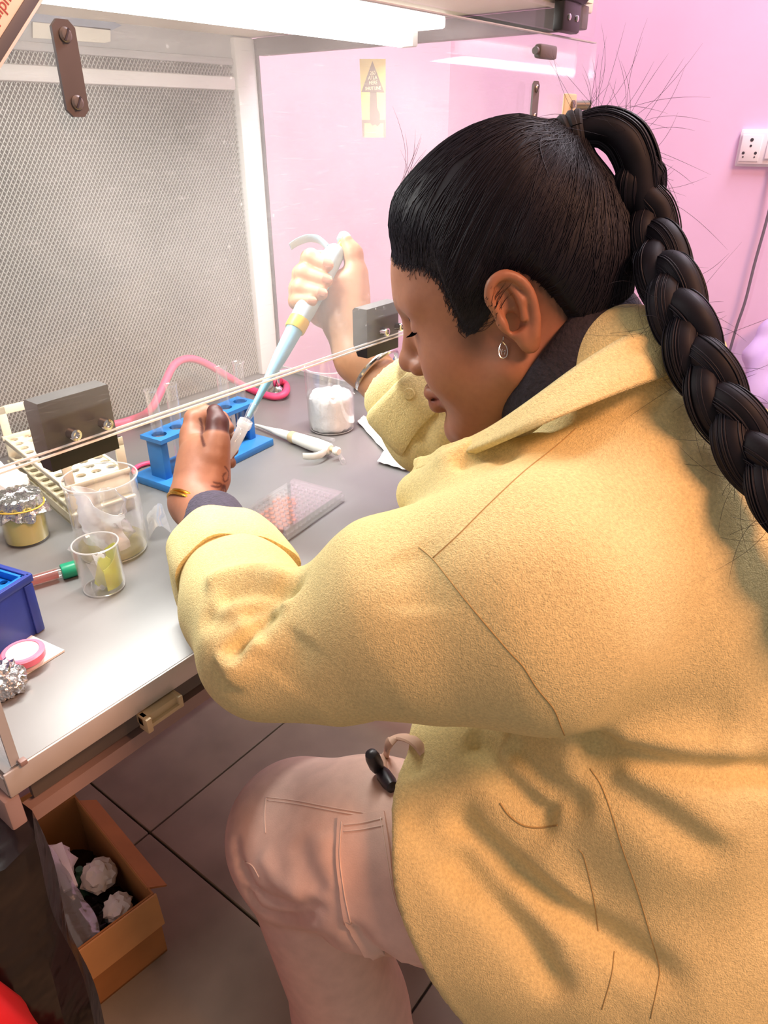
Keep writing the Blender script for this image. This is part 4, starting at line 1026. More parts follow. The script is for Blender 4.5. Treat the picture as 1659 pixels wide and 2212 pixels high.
# ------------------------------------------------------------------ body under the clothes, joined with head and hands into one figure
SHL, SHR = W(1130, 1300, .545), np.array([.655, -.255, .93])
ELL_, ELR = W(585, 1395, .605), np.array([.690, -.075, .835])
bf = Field((.10, -.66, .03), (.86, .12, 1.12), .008)
bf.ell((.46, -.43, .60), (.165, .13, .13)); bf.cone((.46, -.42, .64), (.465, -.33, .86), .115, .12, .06)
bf.cone((.465, -.31, .93), h2w((0, -.05, -.12)), .07, .055, .05)
bf.cone(SHL, SHR, .06, .06, .05)
bf.chain([SHL, ELL_, W(500, 1240, .70)], [.050, .030, .026], .02); bf.chain([SHR, ELR, W(905, 905, .885)], [.050, .034, .030], .02)
KNL, KNR = W(652, 1805, .80), np.array([.70, -.06, .50])
ANL, ANR = np.array([.247, -.195, .09]), np.array([.66, -.14, .09])
HPL, HPR = np.array([.375, -.42, .575]), np.array([.545, -.42, .575])
for h_, k_, a_ in ((HPL, KNL, ANL), (HPR, KNR, ANR)):
    bf.chain([h_, k_, a_], [.080, .052, .036], .04); bf.cone(a_ + np.array([0, -.02, -.03]), a_ + np.array([0, .14, -.055]), .034, .028, .03)
bP, bQ = bf.mesh(1); bcol = np.tile(SKIN, (len(bP), 1))
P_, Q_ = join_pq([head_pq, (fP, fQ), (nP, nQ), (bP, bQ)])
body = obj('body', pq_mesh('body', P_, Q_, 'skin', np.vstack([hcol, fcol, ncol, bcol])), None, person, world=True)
cm = lambda u, v, d, du: unit(W(u, v, d - .05) - W(u, v, d))
nails([(W(709, 568, .8635), W(709, 566, .80) - W(709, 568, .87), W(720, 572, .87) - W(700, 566, .87), .0046, .006),
       (W(707, 602, .8615), W(707, 600, .80) - W(707, 602, .87), W(718, 607, .87) - W(696, 600, .87), .0046, .006),
       (W(697, 631, .8605), W(697, 629, .80) - W(697, 631, .87), W(708, 634, .87) - W(688, 629, .87), .0044, .0056),
       (W(675, 648, .8640), W(675, 646, .80) - W(675, 648, .87), W(686, 649, .87) - W(666, 648, .87), .004, .005)], body, 'nail')

# ------------------------------------------------------------------ lashes, brows as fine strands
def strands(name, paths, r, mat, par, n=3, label=None, world=True):
    mb = MB()
    for P in paths:
        m = len(P); rr = r * np.concatenate([np.full(m - max(2, m // 3), 1.), np.linspace(1, .25, max(2, m // 3))])
        mb.tube(P, rr[:m], n, caps=False)
    return obj(name, mb, mat, par, world=world, smooth=180, label=label, fix=False, kind='stuff')
lash = []
for s in (-1, 1):
    for k in range(26):
        t = k / 25; b = lerp((s * .019, .0900, .0060), (s * .046, .0790, .0075), t) + np.array([0, .004 * math.sin(math.pi * t), 0]); out = np.array([s * (.2 + .5 * t), 1, -.35])
        P = [b, b + unit(out) * .004 + np.array([0, 0, -.0012]), b + unit(out) * .008 + np.array([0, 0, -.0008])]
        lash.append(h2w(np.array(P)))
strands('eyelashes', lash, .0004, 'lash', body)

# ------------------------------------------------------------------ hair: combed-back cap, tie, loop and plait
TIE = mid(1232, 292); TIE_DIR = None
def build_cap():
    f = Field((-.11, -.165, -.10), (.11, .13, .20), .002)
    f.ell((0, -.009, .048), (.073, .095, .087)); f.ell((0, .028, .046), (.058, .070, .062), .02); f.ell((0, .034, .010), (.060, .064, .088), .03); f.ell((0, .036, -.055), (.050, .050, .058), .03)
    f.cone((0, -.028, -.040), (0, -.075, -.190), .056, .060, .035)
    sl, X, Y, Z = f._blk(f.lo, f.lo + f.h * f.n)
    g = Z - np.interp(Y, hy, hh).astype(np.float32) - .010 * np.exp(-((Y - .026) / .013) ** 2) + .0022 * np.sin(X * 900 + Y * 300) * np.sin(Y * 700 - X * 500)
    gg = np.clip(g / .055, 0, 1); gg = gg * gg * (3 - 2 * gg); th = np.clip(g * .28, -.006, .0065) + .0115 * np.clip((Z - .045) / .08, 0, 1) * np.clip((Y + .095) / .05, 0, 1) * gg + .007 * np.clip((.055 - Z) / .04, 0, 1) * np.clip((-Y - .03) / .05, 0, 1) * gg
    f.a = (f.a - th).astype(np.float32)
    # hair drawn up into the tie
    base = TIE * .72 + np.array([0, -.012, .048]) * .28
    f.cone(base, TIE, .026, .0120, .020)
    return f
cf = build_cap(); cP, cQ = cf.mesh(3)
keep = np.ones(len(cQ), bool)
cb = bvh_of(cP, cQ)
hair = obj('hair', pq_mesh('hair', h2w(cP), cQ, 'hair'), None, person, world=True, label='black hair combed back into a high tie')
CC = np.array([0, -.012, .048])
hl = [(0, .092, .082), (-.030, .086, .076), (-.044, .072, .067), (-.062, .0486, .056), (-.067, .038, .048), (-.068, .036, .030), (-.067, .034, .008), (-.067, .028, -.002), (-.068, .0178, .003), (-.072, .006, .018), (-.074, -.004, .032), (-.074, -.0168, .038), (-.071, -.0264, .031), (-.067, -.0363, .0196), (-.060, -.0447, .0015), (-.054, -.0514, -.017), (-.049, -.0585, -.036), (-.03, -.078, -.052), (0, -.09, -.06)]
hl = spline(hl, 200); hl = np.vstack([hl, hl * np.array([-1, 1, 1])])
def cap_path(s0, tgt, n=16, off=.0006, jit=.0, over=1.0):
    a, b = unit(s0 - CC), unit(tgt - CC); om = math.acos(np.clip(a.dot(b), -1, 1)); out = []
    w1 = rng.normal(0, jit); ph = rng.uniform(0, 3); side = unit(np.cross(a, b))
    for t in np.linspace(0, over, n):
        dv = (math.sin((1 - t) * om) * a + math.sin(t * om) * b) / math.sin(om) if om > 1e-3 else a
        dv = unit(dv + side * w1 * math.sin(math.pi * t + ph * 0))
        h = cb.ray_cast(Vector(CC + dv * .25), Vector(-dv))
        if h[0] is None: continue
        out.append(np.array(h[0]) + dv * off)
    return np.array(out)
paths = []
for i in range(1500):
    s0 = hl[rng.integers(len(hl))] + rng.normal(0, .0015, 3); inset = rng.uniform(0, .8) ** 1.5
    if i % 3: s0 = lerp(s0, TIE, inset)
    tg = TIE + rng.normal(0, .006, 3); P = cap_path(s0, tg, 15, rng.uniform(-.0002, .0009), .06, rng.uniform(.55, .98))
    if len(P) > 4: paths.append(h2w(P))
strands('combed_strands', paths, .00042, 'hair_strand', hair)
# fine baby hair at the temple and hairline
paths = []
for i in range(1300):
    j = int(rng.integers(0, 92)); s0 = hl[j if rng.uniform() < .65 else 200 + j]; to = unit(TIE - s0); off = abs(rng.normal(0, .0065)); s0 = s0 - to * off + rng.normal(0, .0012, 3)
    a_, b_ = unit(s0 - CC), unit(TIE + rng.normal(0, .012, 3) - CC); fr = rng.uniform(.12, .34); Q2 = []; sw = rng.normal(0, .03); sd = unit(np.cross(a_, b_))
    for t in np.linspace(0, 1, 8):
        dv = unit(lerp(a_, b_, fr * t) + sd * sw * math.sin(math.pi * t)); r_ = 0
        for bv in (cb, head_bvh_l):
            h = bv.ray_cast(Vector(CC + dv * .25), Vector(-dv))
            if h[0] is not None: r_ = max(r_, (np.array(h[0]) - CC) @ dv)
        Q2.append(CC + dv * (r_ + .0003 + .0007 * math.sin(math.pi * t)))
    paths.append(h2w(np.array(Q2)))
strands('baby_hair', paths, .00021, 'hair_strand', hair)
# tie
MW = lambda u, v: h2w(mid(u, v))
tie_w = h2w(TIE); out_dir = unit(MW(1290, 262) - tie_w)
tb = MB()
for k_, (o_, r_) in enumerate(((-.007, .0128), (-.002, .0138), (.0035, .0135), (.008, .0120))):
    c = tie_w + out_dir * o_; xv = unit(np.cross(out_dir, (0.2, .3, 1))); yv = np.cross(out_dir, xv)
    tb.tube([c + r_ * (math.cos(a) * xv + math.sin(a) * yv) + out_dir * .0022 * math.sin(a + k_) for a in np.linspace(0, 2 * math.pi, 36)], .0042, 8, caps=False)
obj('hair_tie', tb, 'hair_tie', person, world=True, label='ribbed black hair tie', fix=False)
# loop out of the tie, then a three-strand plait down the back
loop = spline([tie_w - out_dir * .014, tie_w, MW(1265, 280), MW(1308, 276), MW(1350, 300), MW(1375, 347), MW(1385, 405), MW(1394, 455)], 40)
LR = np.interp(np.linspace(0, 1, 40), [0, .15, .35, .6, .85, 1], [.010, .0115, .0145, .0180, .0180, .0170])
def bundle(center, rad, n, r, twist=0., flat=.85, jit=.06):
    tg = np.gradient(center, axis=0); tg /= np.linalg.norm(tg, axis=1, keepdims=True); out = []
    up = unit(CAM - center[0]); X = []
    x = unit(np.cross(tg[0], up))
    for i in range(len(center)): x = unit(x - tg[i] * x.dot(tg[i])); X.append(x)
    X = np.array(X); Y = np.cross(tg, X)
    for k in range(n):
        a = 2 * math.pi * k / n + rng.normal(0, .2); q = rng.uniform(.80, 1.0) + 0.
        aa = a + twist * np.linspace(0, 1, len(center)) + rng.normal(0, jit); rr = (rad * q)[:, None]
        out.append(center + rr * (np.cos(aa)[:, None] * X + flat * np.sin(aa)[:, None] * Y))
    return out
lt_ = bundle(loop, LR, 130, .0018, .5)
mb = MB().tube(loop, LR * .93, 18, flat=.85)
pt = obj('ponytail_loop', mb, 'hair', hair, world=True, smooth=180)
strands('loop_strands', lt_, .0006, 'hair_strand', hair, n=4)
bc = spline([MW(1364, 350), MW(1379, 405), MW(1397, 465), lerp(MW(1420, 540), W(1420, 540, .575), .6), W(1450, 625, .562), W(1480, 705, .546), W(1514, 790, .534), W(1562, 880, .520), W(1620, 975, .505), W(1692, 1080, .490), W(1790, 1210, .48), W(1880, 1350, .48)], 150)
tg = np.gradient(bc, axis=0); tg /= np.linalg.norm(tg, axis=1, keepdims=True)
view = np.array([unit(CAM - c) for c in bc]); lat = np.cross(tg, view); lat /= np.linalg.norm(lat, axis=1, keepdims=True); dep = np.cross(lat, tg)
s_ = np.concatenate([[0], np.cumsum(np.linalg.norm(np.diff(bc, axis=0), axis=1))]); PER = .125
plait = MB(); pst_ = []
for k in range(3):
    ph = 2 * math.pi * (s_ / PER + k / 3); ctr = bc + lat * (.0098 * np.sin(ph))[:, None] + dep * (.0062 * np.sin(2 * ph))[:, None]
    rad = np.interp(np.linspace(0, 1, 150), [0, .02, .06, .3, 1], [.003, .009, .0138, .0140, .0118])
    plait.tube(ctr, rad * .95, 14, flat=.9)
    pst_ += bundle(ctr, rad, 64, .0016, 1.5, .9)
obj('plait', plait, 'hair', hair, world=True, smooth=180, label='long black three-strand plait')
strands('plait_strands', pst_, .0006, 'hair_strand', hair, n=4)
# flyaway hairs
fly = []
def flyhair(p0, d0, L_, bend, n=9):
    d0 = unit(d0); b = unit(np.cross(d0, rng.normal(size=3))); return np.array([p0 + d0 * L_ * t + b * bend * L_ * t * t for t in np.linspace(0, 1, n)])
for i in range(46):
    j = rng.integers(8, 26); o = unit(rng.normal(size=3) * .6 + np.array([0, .0, .9])); fly.append(flyhair(loop[j] + o * LR[j] * .8, o + rng.normal(0, .45, 3) + out_dir * .4, rng.uniform(.02, .07), rng.normal(0, .8)))
for i in range(150):
    j = rng.integers(4, 145); o = unit(lat[j] * (1 if rng.uniform() < .7 else -1) + rng.normal(0, .5, 3)); fly.append(flyhair(bc[j] + o * .017, o + rng.normal(0, .5, 3) + tg[j] * .5, rng.uniform(.012, .045), rng.normal(0, 1.0)))
for i in range(60):
    s0 = hl[rng.integers(len(hl))]; t = rng.uniform(.05, .8); P = cap_path(s0, TIE, 8, .0008, .1, .9)
    if len(P) > 5: q = h2w(P); dd = unit(q[3] - q[1]); nn = unit(q[2] - h2w(CC)); fly.append(np.vstack([q[1:2], flyhair(q[2] + nn * .001, dd + nn * rng.uniform(.02, .12), rng.uniform(.02, .05), rng.normal(0, .5))]))
for i in range(26):
    j = 30 + rng.integers(0, 30); a = lerp(bc[j], h2w(CC), .22); fly.append(flyhair(a, rng.normal(size=3), rng.uniform(.01, .03), rng.normal(0, 1)))
strands('flyaway_hair', fly, .00014, 'hair_strand', hair)
# ------------------------------------------------------------------ the yellow coat
def build_coat():
    f = Field((.04, -.74, .28), (.90, .14, 1.12), .004)
    f.ell((.455, -.440, .585), (.195, .165, .17)); f.ell((.460, -.410, .72), (.175, .145, .15), .06)
    f.ell((.465, -.345, .86), (.180, .145, .14), .06); f.ell((.465, -.305, .95), (.165, .108, .080), .05)
    f.cone((.465, -.310, .97), (.465, -.285, 1.03), .085, .062, .04)
    f.cone((.365, -.43, .565), W(890, 1820, .725), .142, .126, .05); f.cone((.56, -.43, .565), (.60, -.23, .56), .13, .10, .05)
    f.cone((.345, -.46, .42), W(985, 2000, .755), .115, .108, .05); f.cone((.50, -.46, .40), (.55, -.30, .42), .12, .10, .06)
    f.cone((.33, -.40, .74), W(905, 1640, .72), .07, .055, .05)
    f.cut(W(1005, 1830, .70), (-.16, .86, -.48), .012)
    f.cut((.4, -.45, .355), (0, .05, -1), .012)
    f.cone(SHL + np.array([.01, 0, .0]), SHR, .078, .078, .05)
    f.chain([SHL, W(870, 1330, .572), W(725, 1392, .592), ELL_], [.089, .077, .058, .054], .025, .05)
    f.chain([ELL_, W(530, 1310, .662), W(484, 1218, .735)], [.054, .052, .050], .03)
    f.chain([SHR, ELR], [.085, .066], .03, .05); f.chain([ELR, W(935, 925, .885), W(872, 848, .875)], [.064, .055, .050], .02)
    # lapel edges and placket at the front
    f.cone(W(1010, 1050, .60), W(905, 1068, .640), .032, .020, .03)
    f.chain([W(1010, 980, .598), W(955, 985, .622), W(908, 1000, .640)], [.013, .0095, .0070], .006)
    f.chain([W(975, 1028, .618), W(920, 1036, .642), W(872, 1052, .655)], [.013, .0090, .0065], .006)
    # open cuffs
    f.cone(W(466, 1170, .775), W(500, 1250, .705), .043, .041, .006, 's'); f.cone(W(850, 825, .880), W(905, 885, .880), .041, .040, .006, 's')
    return f
kf = build_coat(); kP, kQ = kf.mesh(3)
kb = bvh_of(kP, kQ); kN = vnormals(kP, kQ)
FOLDS = [
    ([(663, 1254), (596, 1286), (560, 1302), (490, 1332)], -.011, .010), ([(600, 1290), (566, 1330), (536, 1362), (506, 1400), (498, 1432)], -.014, .010),
    ([(663, 1262), (593, 1300), (545, 1345), (500, 1400), (470, 1440)], .008, .008), ([(441, 1275), (490, 1243), (571, 1240), (640, 1255)], .008, .011),
    ([(455, 1300), (510, 1275), (570, 1268), (625, 1268)], -.008, .010), ([(490, 1468), (517, 1443), (530, 1400), (560, 1360)], .010, .011), ([(430, 1330), (470, 1340), (510, 1330)], -.006, .011),
    ([(600, 1480), (640, 1420), (660, 1370)], -.003, .018), ([(870, 1180), (900, 1260), (905, 1330)], -.003, .02),
    ([(1000, 1590), (1030, 1610), (1079, 1672), (1159, 1752), (1210, 1785)], -.013, .013), ([(1090, 1600), (1120, 1630), (1190, 1700), (1290, 1770)], -.011, .014), ([(1055, 1610), (1120, 1690), (1190, 1760)], .007, .012),
    ([(1225, 1612), (1274, 1613), (1330, 1629), (1477, 1660), (1659, 1672), (1750, 1670)], -.016, .011), ([(1300, 1600), (1400, 1620), (1520, 1640), (1659, 1645)], .009, .015),
    ([(1230, 1620), (1278, 1657), (1338, 1708), (1417, 1760), (1516, 1827), (1600, 1885)], -.012, .017), ([(1300, 1660), (1400, 1720), (1500, 1780), (1590, 1840)], .006, .015),
    ([(960, 1730), (1000, 1780), (1079, 1855), (1159, 1919), (1278, 2006), (1397, 2086), (1516, 2149)], -.016, .015), ([(990, 1760), (1080, 1830), (1180, 1905), (1290, 1980)], .007, .013),
    ([(960, 1830), (1000, 1879), (1079, 1970), (1139, 2038), (1187, 2117), (1240, 2170)], -.014, .014), ([(880, 1730), (920, 1800), (980, 1880), (1040, 1960)], -.006, .016),
    ([(1150, 1800), (1210, 1890), (1250, 1960), (1330, 2050)], .006, .018), ([(1100, 1890), (1180, 1970), (1260, 2040)], .006, .014),
    ([(970, 1008), (1013, 986), (1061, 977), (1115, 995)], -.008, .010), ([(930, 1000), (990, 975), (1060, 958), (1140, 975)], .005, .010),
    ([(1150, 930), (1230, 905), (1330, 880), (1430, 850)], -.006, .010), ([(1320, 1500), (1440, 1540), (1600, 1560)], -.004, .03), ([(830, 1560), (870, 1600), (900, 1680)], -.006, .012),
    ([(945, 880), (925, 930), (900, 965)], -.004, .010), ([(880, 900), (905, 940), (940, 985)], -.004, .012)]
base_n = kN.copy()
for uv, am, w in FOLDS:
    kP = fold(kP, base_n, cast_line(kb, uv, 30), am, w)
# gentle unevenness of thick fleece
kP = kP + base_n * (.0012 * np.sin(kP[:, 0] * 61 + kP[:, 2] * 37) * np.sin(kP[:, 1] * 53 + 1.3))[:, None]
kP = taubin(kP, kQ, 1)
coat = obj('coat', pq_mesh('coat', kP, kQ, 'coat'), None, person, world=True, label='thick yellow fleece coat')
kb = bvh_of(kP, kQ)
def seam(name, uvs, par, bvh, mat, r=.00045, n=50, lift=.0001):
    L_ = []
    for u, v in spline([(a, b, 0) for a, b in uvs], n)[:, :2]:
        p, nn = cast(bvh, u, v)
        if p is not None and (not L_ or np.linalg.norm(p - L_[-1]) < .03): L_.append(p + nn * lift)
    if len(L_) > 3: obj(name, MB().tube(L_, r, 5), mat, par, world=True, smooth=180, fix=False)
for uv in ([(1245, 925), (1200, 965), (1130, 1020), (1050, 1095), (990, 1155), (935, 1205)], [(905, 1182), (935, 1208), (965, 1245), (1000, 1290), (1050, 1350), (1100, 1408), (1130, 1440), (1160, 1487), (1195, 1530), (1212, 1570), (1224, 1600)],
           [(1274, 1660), (1300, 1700), (1325, 1770), (1345, 1835), (1375, 1920), (1405, 2020), (1424, 2090), (1420, 2130), (1405, 2200)], [(1250, 1835), (1262, 1855), (1283, 1945), (1292, 2012)], [(1327, 2055), (1320, 2110), (1300, 2180)]):
    seam('coat_seam', uv, coat, kb, 'coat_seam')
seam('pocket_slit', [(1080, 1735), (1100, 1762), (1130, 1783), (1165, 1788), (1205, 1783)], coat, kb, 'coat_seam', .0008)
seam('cuff_seam', [(383, 1258), (386, 1275), (388, 1292)], coat, kb, 'coat_seam', .0008)

# turned-back cuffs
def cuff(a0, a1, r, par, flap_dir, wob, flap=.012, name='cuff'):
    """folded band round the sleeve end with an overlapping corner"""
    a0, a1 = np.array(a0), np.array(a1); z = unit(a1 - a0); fx = unit(flap_dir - z * np.dot(flap_dir, z)); fy = np.cross(z, fx); L_ = np.linalg.norm(a1 - a0)
    prof = [(-.004, .10), (.0005, .02), (.004, .0), (.0060, .10), (.0066, .35), (.0066, .7), (.0062, .93), (.0040, 1.04), (.0, 1.07), (-.004, 1.03), (-.0055, .9), (-.0058, .5)]
    rings = []
    for dr, s in prof:
        row = []
        for k in range(64):
            a = 2 * math.pi * k / 64; c = math.cos(a); sp_ = max(0, c) ** 10
            rr = r + dr + .0022 * math.sin(3 * a + 1) + .0015 * math.sin(7 * a) + (flap * sp_ * (1 - s * .6) if dr > -.003 else 0)
            row.append(a0 + z * (L_ * s + wob * math.sin(a + .6) - .008 * sp_ * (1 - s)) + rr * (math.cos(a) * fx + math.sin(a) * fy))
        rings.append(row)
    return obj(name, MB().rings(rings, cap0=False, cap1=False), 'coat', par, world=True, smooth=60, label='turned-back cuff')
cuff(W(500, 1256, .702), W(476, 1192, .752), .0505, coat, W(640, 1190, .72) - W(480, 1200, .74), .004)
c2 = cuff(W(930, 905, .880), W(866, 838, .876), .0515, coat, W(860, 960, .86) - W(890, 870, .88), .003, .006)
# press-button on the far cuff
cfb = bvh_of(np.array([v.co for v in c2.data.vertices]), np.array([[*p.vertices] for p in c2.data.polygons if len(p.vertices) == 4]))
p, nn = cast(cfb, 883, 851)
if p is not None: obj('cuff_button', MB().lathe([(.0001, -.001), (.0062, -.001), (.0068, .0008), (.006, .0018), (.0001, .0022)], 20, p, nn), 'coat', c2, world=True)

# collar: a broad band standing at the nape and falling open to the front
top = [(1440, 690, .580), (1350, 732, .563), (1250, 793, .553), (1150, 866, .555), (1062, 926, .577), (990, 962, .605), (915, 996, .635)]
bot = [(1475, 800, .560), (1385, 832, .536), (1290, 868, .520), (1190, 910, .520), (1095, 952, .548), (1005, 990, .590), (928, 1018, .630)]
tl = spline([W(*q) for q in top], 30); bl = spline([W(*q) for q in bot], 30)
mx = lambda P: np.array([.945 - P[:, 0], P[:, 1] + .01, P[:, 2]]).T
back_t = spline([tl[0], tl[0] * .5 + mx(tl[:1])[0] * .5 + np.array([0, -.018, .006]), mx(tl[:1])[0]], 10); back_b = spline([bl[0], bl[0] * .5 + mx(bl[:1])[0] * .5 + np.array([0, -.030, .002]), mx(bl[:1])[0]], 10)
T_ = np.vstack([tl[::-1], back_t[1:-1], mx(tl)]); B_ = np.vstack([bl[::-1], back_b[1:-1], mx(bl)])
ctr_ = np.array([.4725, -.25, 1.03]); G = []
for i in range(len(T_)):
    row = []; outv = unit((B_[i] - ctr_) * np.array([1, 1, .2]))
    inn = T_[i] - outv * .010 + np.array([0, 0, -.030])
    for t in np.linspace(0, 1, 5)[:-1]: row.append(lerp(inn, T_[i], t))
    for t in np.linspace(0, 1, 9): row.append(lerp(T_[i], B_[i], t) + outv * .010 * math.sin(math.pi * min(1, t * 1.05)) + (np.array([0, 0, .003]) if t < .15 else 0))
    for t in np.linspace(.25, 1, 4): row.append(lerp(B_[i], B_[i] * .35 + T_[i] * .65 - outv * .012, t) - outv * .004)
    G.append(row)
G = np.array(G); G[1:-1] = .25 * G[:-2] + .5 * G[1:-1] + .25 * G[2:]
obj('collar', MB().grid(G), 'coat', coat, world=True, smooth=180, label='broad fold-over collar')

# drawstring with its toggles hanging out at the hip
# (hung below once the trousers exist)
# ------------------------------------------------------------------ dark knit: neck and wrists
nfld = Field((.32, -.42, .90), (.62, -.08, 1.15), .004)
n1 = np.array([.466, -.285, .985])
nfld.cone(h2w((0, -.022, -.052)), n1, .0735, .080); nfld.cone(h2w((0, -.055, -.040)), n1, .052, .07, .02)
nfld.cut(h2w((0, 0, -.055)), HM @ np.array([.0, .77, 1.0]), .006)
nP2, nQ2 = nfld.mesh(2)
obj('turtleneck', pq_mesh('turtleneck', nP2, nQ2, 'knit_dark'), None, person, world=True, label='dark knitted collar at the neck')
obj('knit_cuff', MB().tube([W(500, 1240, .70), W(478, 1170, .755), W(458, 1118, .792), W(452, 1104, .800), W(456, 1112, .795)], [.040, .039, .0335, .0300, .026], 28), 'knit_navy', person, world=True, label='navy knitted cuff')
obj('knit_cuff', MB().tube([W(930, 905, .883), W(870, 868, .884), W(856, 858, .886)], [.036, .036, .033], 28), 'knit_navy', person, world=True, label='navy knitted cuff')

# bangles, earring
def bangle(c, ax, r, w, mat, label, n=2, tilt=(0, 0, 0)):
    z = unit(np.asarray(ax) + np.asarray(tilt)); x = unit(np.cross(z, (0, 0, 1))); y = np.cross(z, x)
    for k in range(n):
        o = z * (k - (n - 1) / 2) * w * 2.3
        obj('bangle', MB().tube([c + o + r * (math.cos(a) * x + .93 * math.sin(a) * y) for a in np.linspace(0, 2 * math.pi, 60)], w, 8, caps=False), mat, person, world=True, label=label, fix=False)
bangle(W(415, 1098, .806), W(420, 1085, .815) - W(500, 1240, .70), .0300, .0019, 'gold', 'thin gold bangle', 2, (.25, -.1, .15))
bangle(W(815, 800, .900), W(775, 775, .905) - W(905, 905, .885), .0335, .0032, 'silver', 'broad silver bangle', 1)
lob, ln_ = cast(bvh_of(*head_pq), 1086, 752)
if lob is None: lob = h2w((-.078, -.008, -.026))
ex, ey, ez = unit(RC @ np.array([1, 0, 0])), -unit(RC @ np.array([0, 1, 0])), -unit(RC @ np.array([0, 0, 1]))
eo = lob + ez * .0025
drop = [(0, .006), (-.0016, .0035), (-.0030, .0), (-.0036, -.004), (-.0028, -.0075), (0, -.009), (.0028, -.0075), (.0036, -.004), (.0030, .0), (.0014, .003), (-.001, .0055)]
ea = obj('earring', MB().tube([eo + ex * a + ey * b for a, b in spline([(a, b, 0) for a, b in drop], 40)[:, :2]], .00048, 6), 'silver', person, world=True, label='open silver drop earring')
for pts in ([(-.0022, -.001), (-.0012, -.006)], [(-.0005, -.0015), (-.0014, -.0045), (.0, -.003)], [(.0004, -.004), (.0016, -.002), (.0012, -.006)]):
    obj('earring_filigree', MB().tube([eo + ex * a + ey * b for a, b in pts], .0004, 6), 'silver', ea, world=True)
obj('ear_hook', MB().tube([eo + ey * .006, eo + ey * .0085 + ez * .001, eo + ey * .010 - ez * .002], .0005, 6), 'silver', ea, world=True)

# ------------------------------------------------------------------ trousers and shoes
tf = Field((.08, -.62, .05), (.86, .10, .72), .005)
SHN = np.array([.238, -.140, .25])
tf.chain([HPL, W(960, 1865, .705), W(800, 1835, .745), KNL], [.095, .082, .086, .077], .03); tf.chain([KNL, SHN, ANL], [.074, .066, .060], .03)
tf.chain([HPR, KNR, ANR], [.112, .078, .060], .03); tf.ell((.46, -.43, .60), (.18, .14, .13), .04)
tf.cut((.4, -.2, .085), (0, 0, -1), .006)
tP, tQ = tf.mesh(2); tbv = bvh_of(tP, tQ); tN = vnormals(tP, tQ); bn = tN.copy()
for uv, am, w in (([(512, 1850), (530, 1900), (570, 1940), (640, 1962), (720, 1960)], -.008, .008), ([(520, 1905), (560, 1965), (620, 1985), (700, 1985)], -.007, .007), ([(518, 1880), (548, 1925), (600, 1955), (690, 1970)], .006, .007),
                  ([(506, 1800), (515, 1860), (540, 1915)], -.004, .008), ([(560, 1830), (600, 1900), (660, 1945)], .004, .012), ([(640, 1800), (660, 1880), (700, 1940)], -.004, .014), ([(700, 1790), (705, 1860), (730, 1930)], .003, .012),
                  ([(560, 2010), (640, 2020), (740, 2040)], -.004, .012), ([(760, 1990), (790, 2040), (860, 2085)], -.010, .012)):
    tP = fold(tP, bn, cast_line(tbv, uv, 24), am, w)
tr = obj('trousers', pq_mesh('trousers', tP, tQ, 'trousers'), None, person, world=True, label='pale pinkish cargo trousers')
tbv = bvh_of(tP, tQ)
l_ = spline([(733, 1768, 0), (728, 1850, 0), (738, 1930, 0), (752, 2000, 0), (788, 2058, 0)], 26)[:, :2]; r_ = spline([(832, 1755, 0), (845, 1830, 0), (858, 1930, 0), (885, 2000, 0), (918, 2075, 0)], 26)[:, :2]
G = []
for i in range(26):
    row = []
    for j in range(12):
        q = l_[i] * (1 - j / 11) + r_[i] * (j / 11); p, nn = cast(tbv, *q)
        row.append(np.array([np.nan] * 3) if p is None else p + nn * .0042)
    G.append(row)
G = np.array(G)
for i in range(26):
    for j in range(12):
        if np.isnan(G[i, j, 0]): G[i, j] = G[i - 1, j] if i and not np.isnan(G[i - 1, j, 0]) else (G[i, j - 1] if j else tP.mean(0))
pk = obj('cargo_pocket', MB().grid(G, .0038), 'trousers', tr, world=True, smooth=60)
for ln in ([(575, 1722), (640, 1730), (720, 1745), (832, 1764)], [(577, 1729), (640, 1737), (720, 1752), (832, 1771)], [(575, 1722), (572, 1760), (574, 1800)], [(525, 1860), (545, 1870), (560, 1895)]):
    seam('stitching', ln, tr, tbv, 'trouser_stitch', .0006, 30, .0003)
pkb = bvh_of(G.reshape(-1, 3), np.array([[i * 12 + j, (i + 1) * 12 + j, (i + 1) * 12 + j + 1, i * 12 + j + 1] for i in range(25) for j in range(11)]))
for ln in ([(738, 1775), (734, 1850), (744, 1930), (758, 1996)], [(742, 1782), (780, 1778), (826, 1768)], [(742, 1796), (780, 1792), (828, 1783)], [(822, 1765), (836, 1850), (852, 1940), (880, 2010)]):
    seam('stitching', ln, pk, pkb, 'trouser_stitch', .0006, 30, .0003)
def onfig(u, v, lift):
    h = [q for q in (cast(kb, u, v)[0], cast(tbv, u, v)[0]) if q is not None]; p = min(h, key=lambda q: np.linalg.norm(q - CAM)) if h else W(u, v, .70)
    return p + unit(CAM - p) * lift
dl = [onfig(u, v, l) for u, v, l in ((915, 1625, -.002), (893, 1600, .006), (862, 1592, .009), (840, 1606, .010), (834, 1632, .009), (826, 1662, .008))]
obj('drawstring', MB().tube(spline(dl, 30), .0056, 10, flat=.5), 'cord_beige', coat, world=True)
for (u0, v0), (u1, v1) in (((800, 1625), (818, 1664)), ((820, 1662), (850, 1704))):
    q0, q1 = onfig(u0, v0, .008), onfig(u1, v1, .008); m_ = (q0 + q1) / 2; h_ = (q1 - q0) / 2
    obj('toggle', MB().tube([m_ + h_ * t for t in (-1, -.85, -.4, .4, .85, 1)], [.002, .0058, .0074, .0074, .0058, .002], 16), 'toggle_black', coat, world=True)
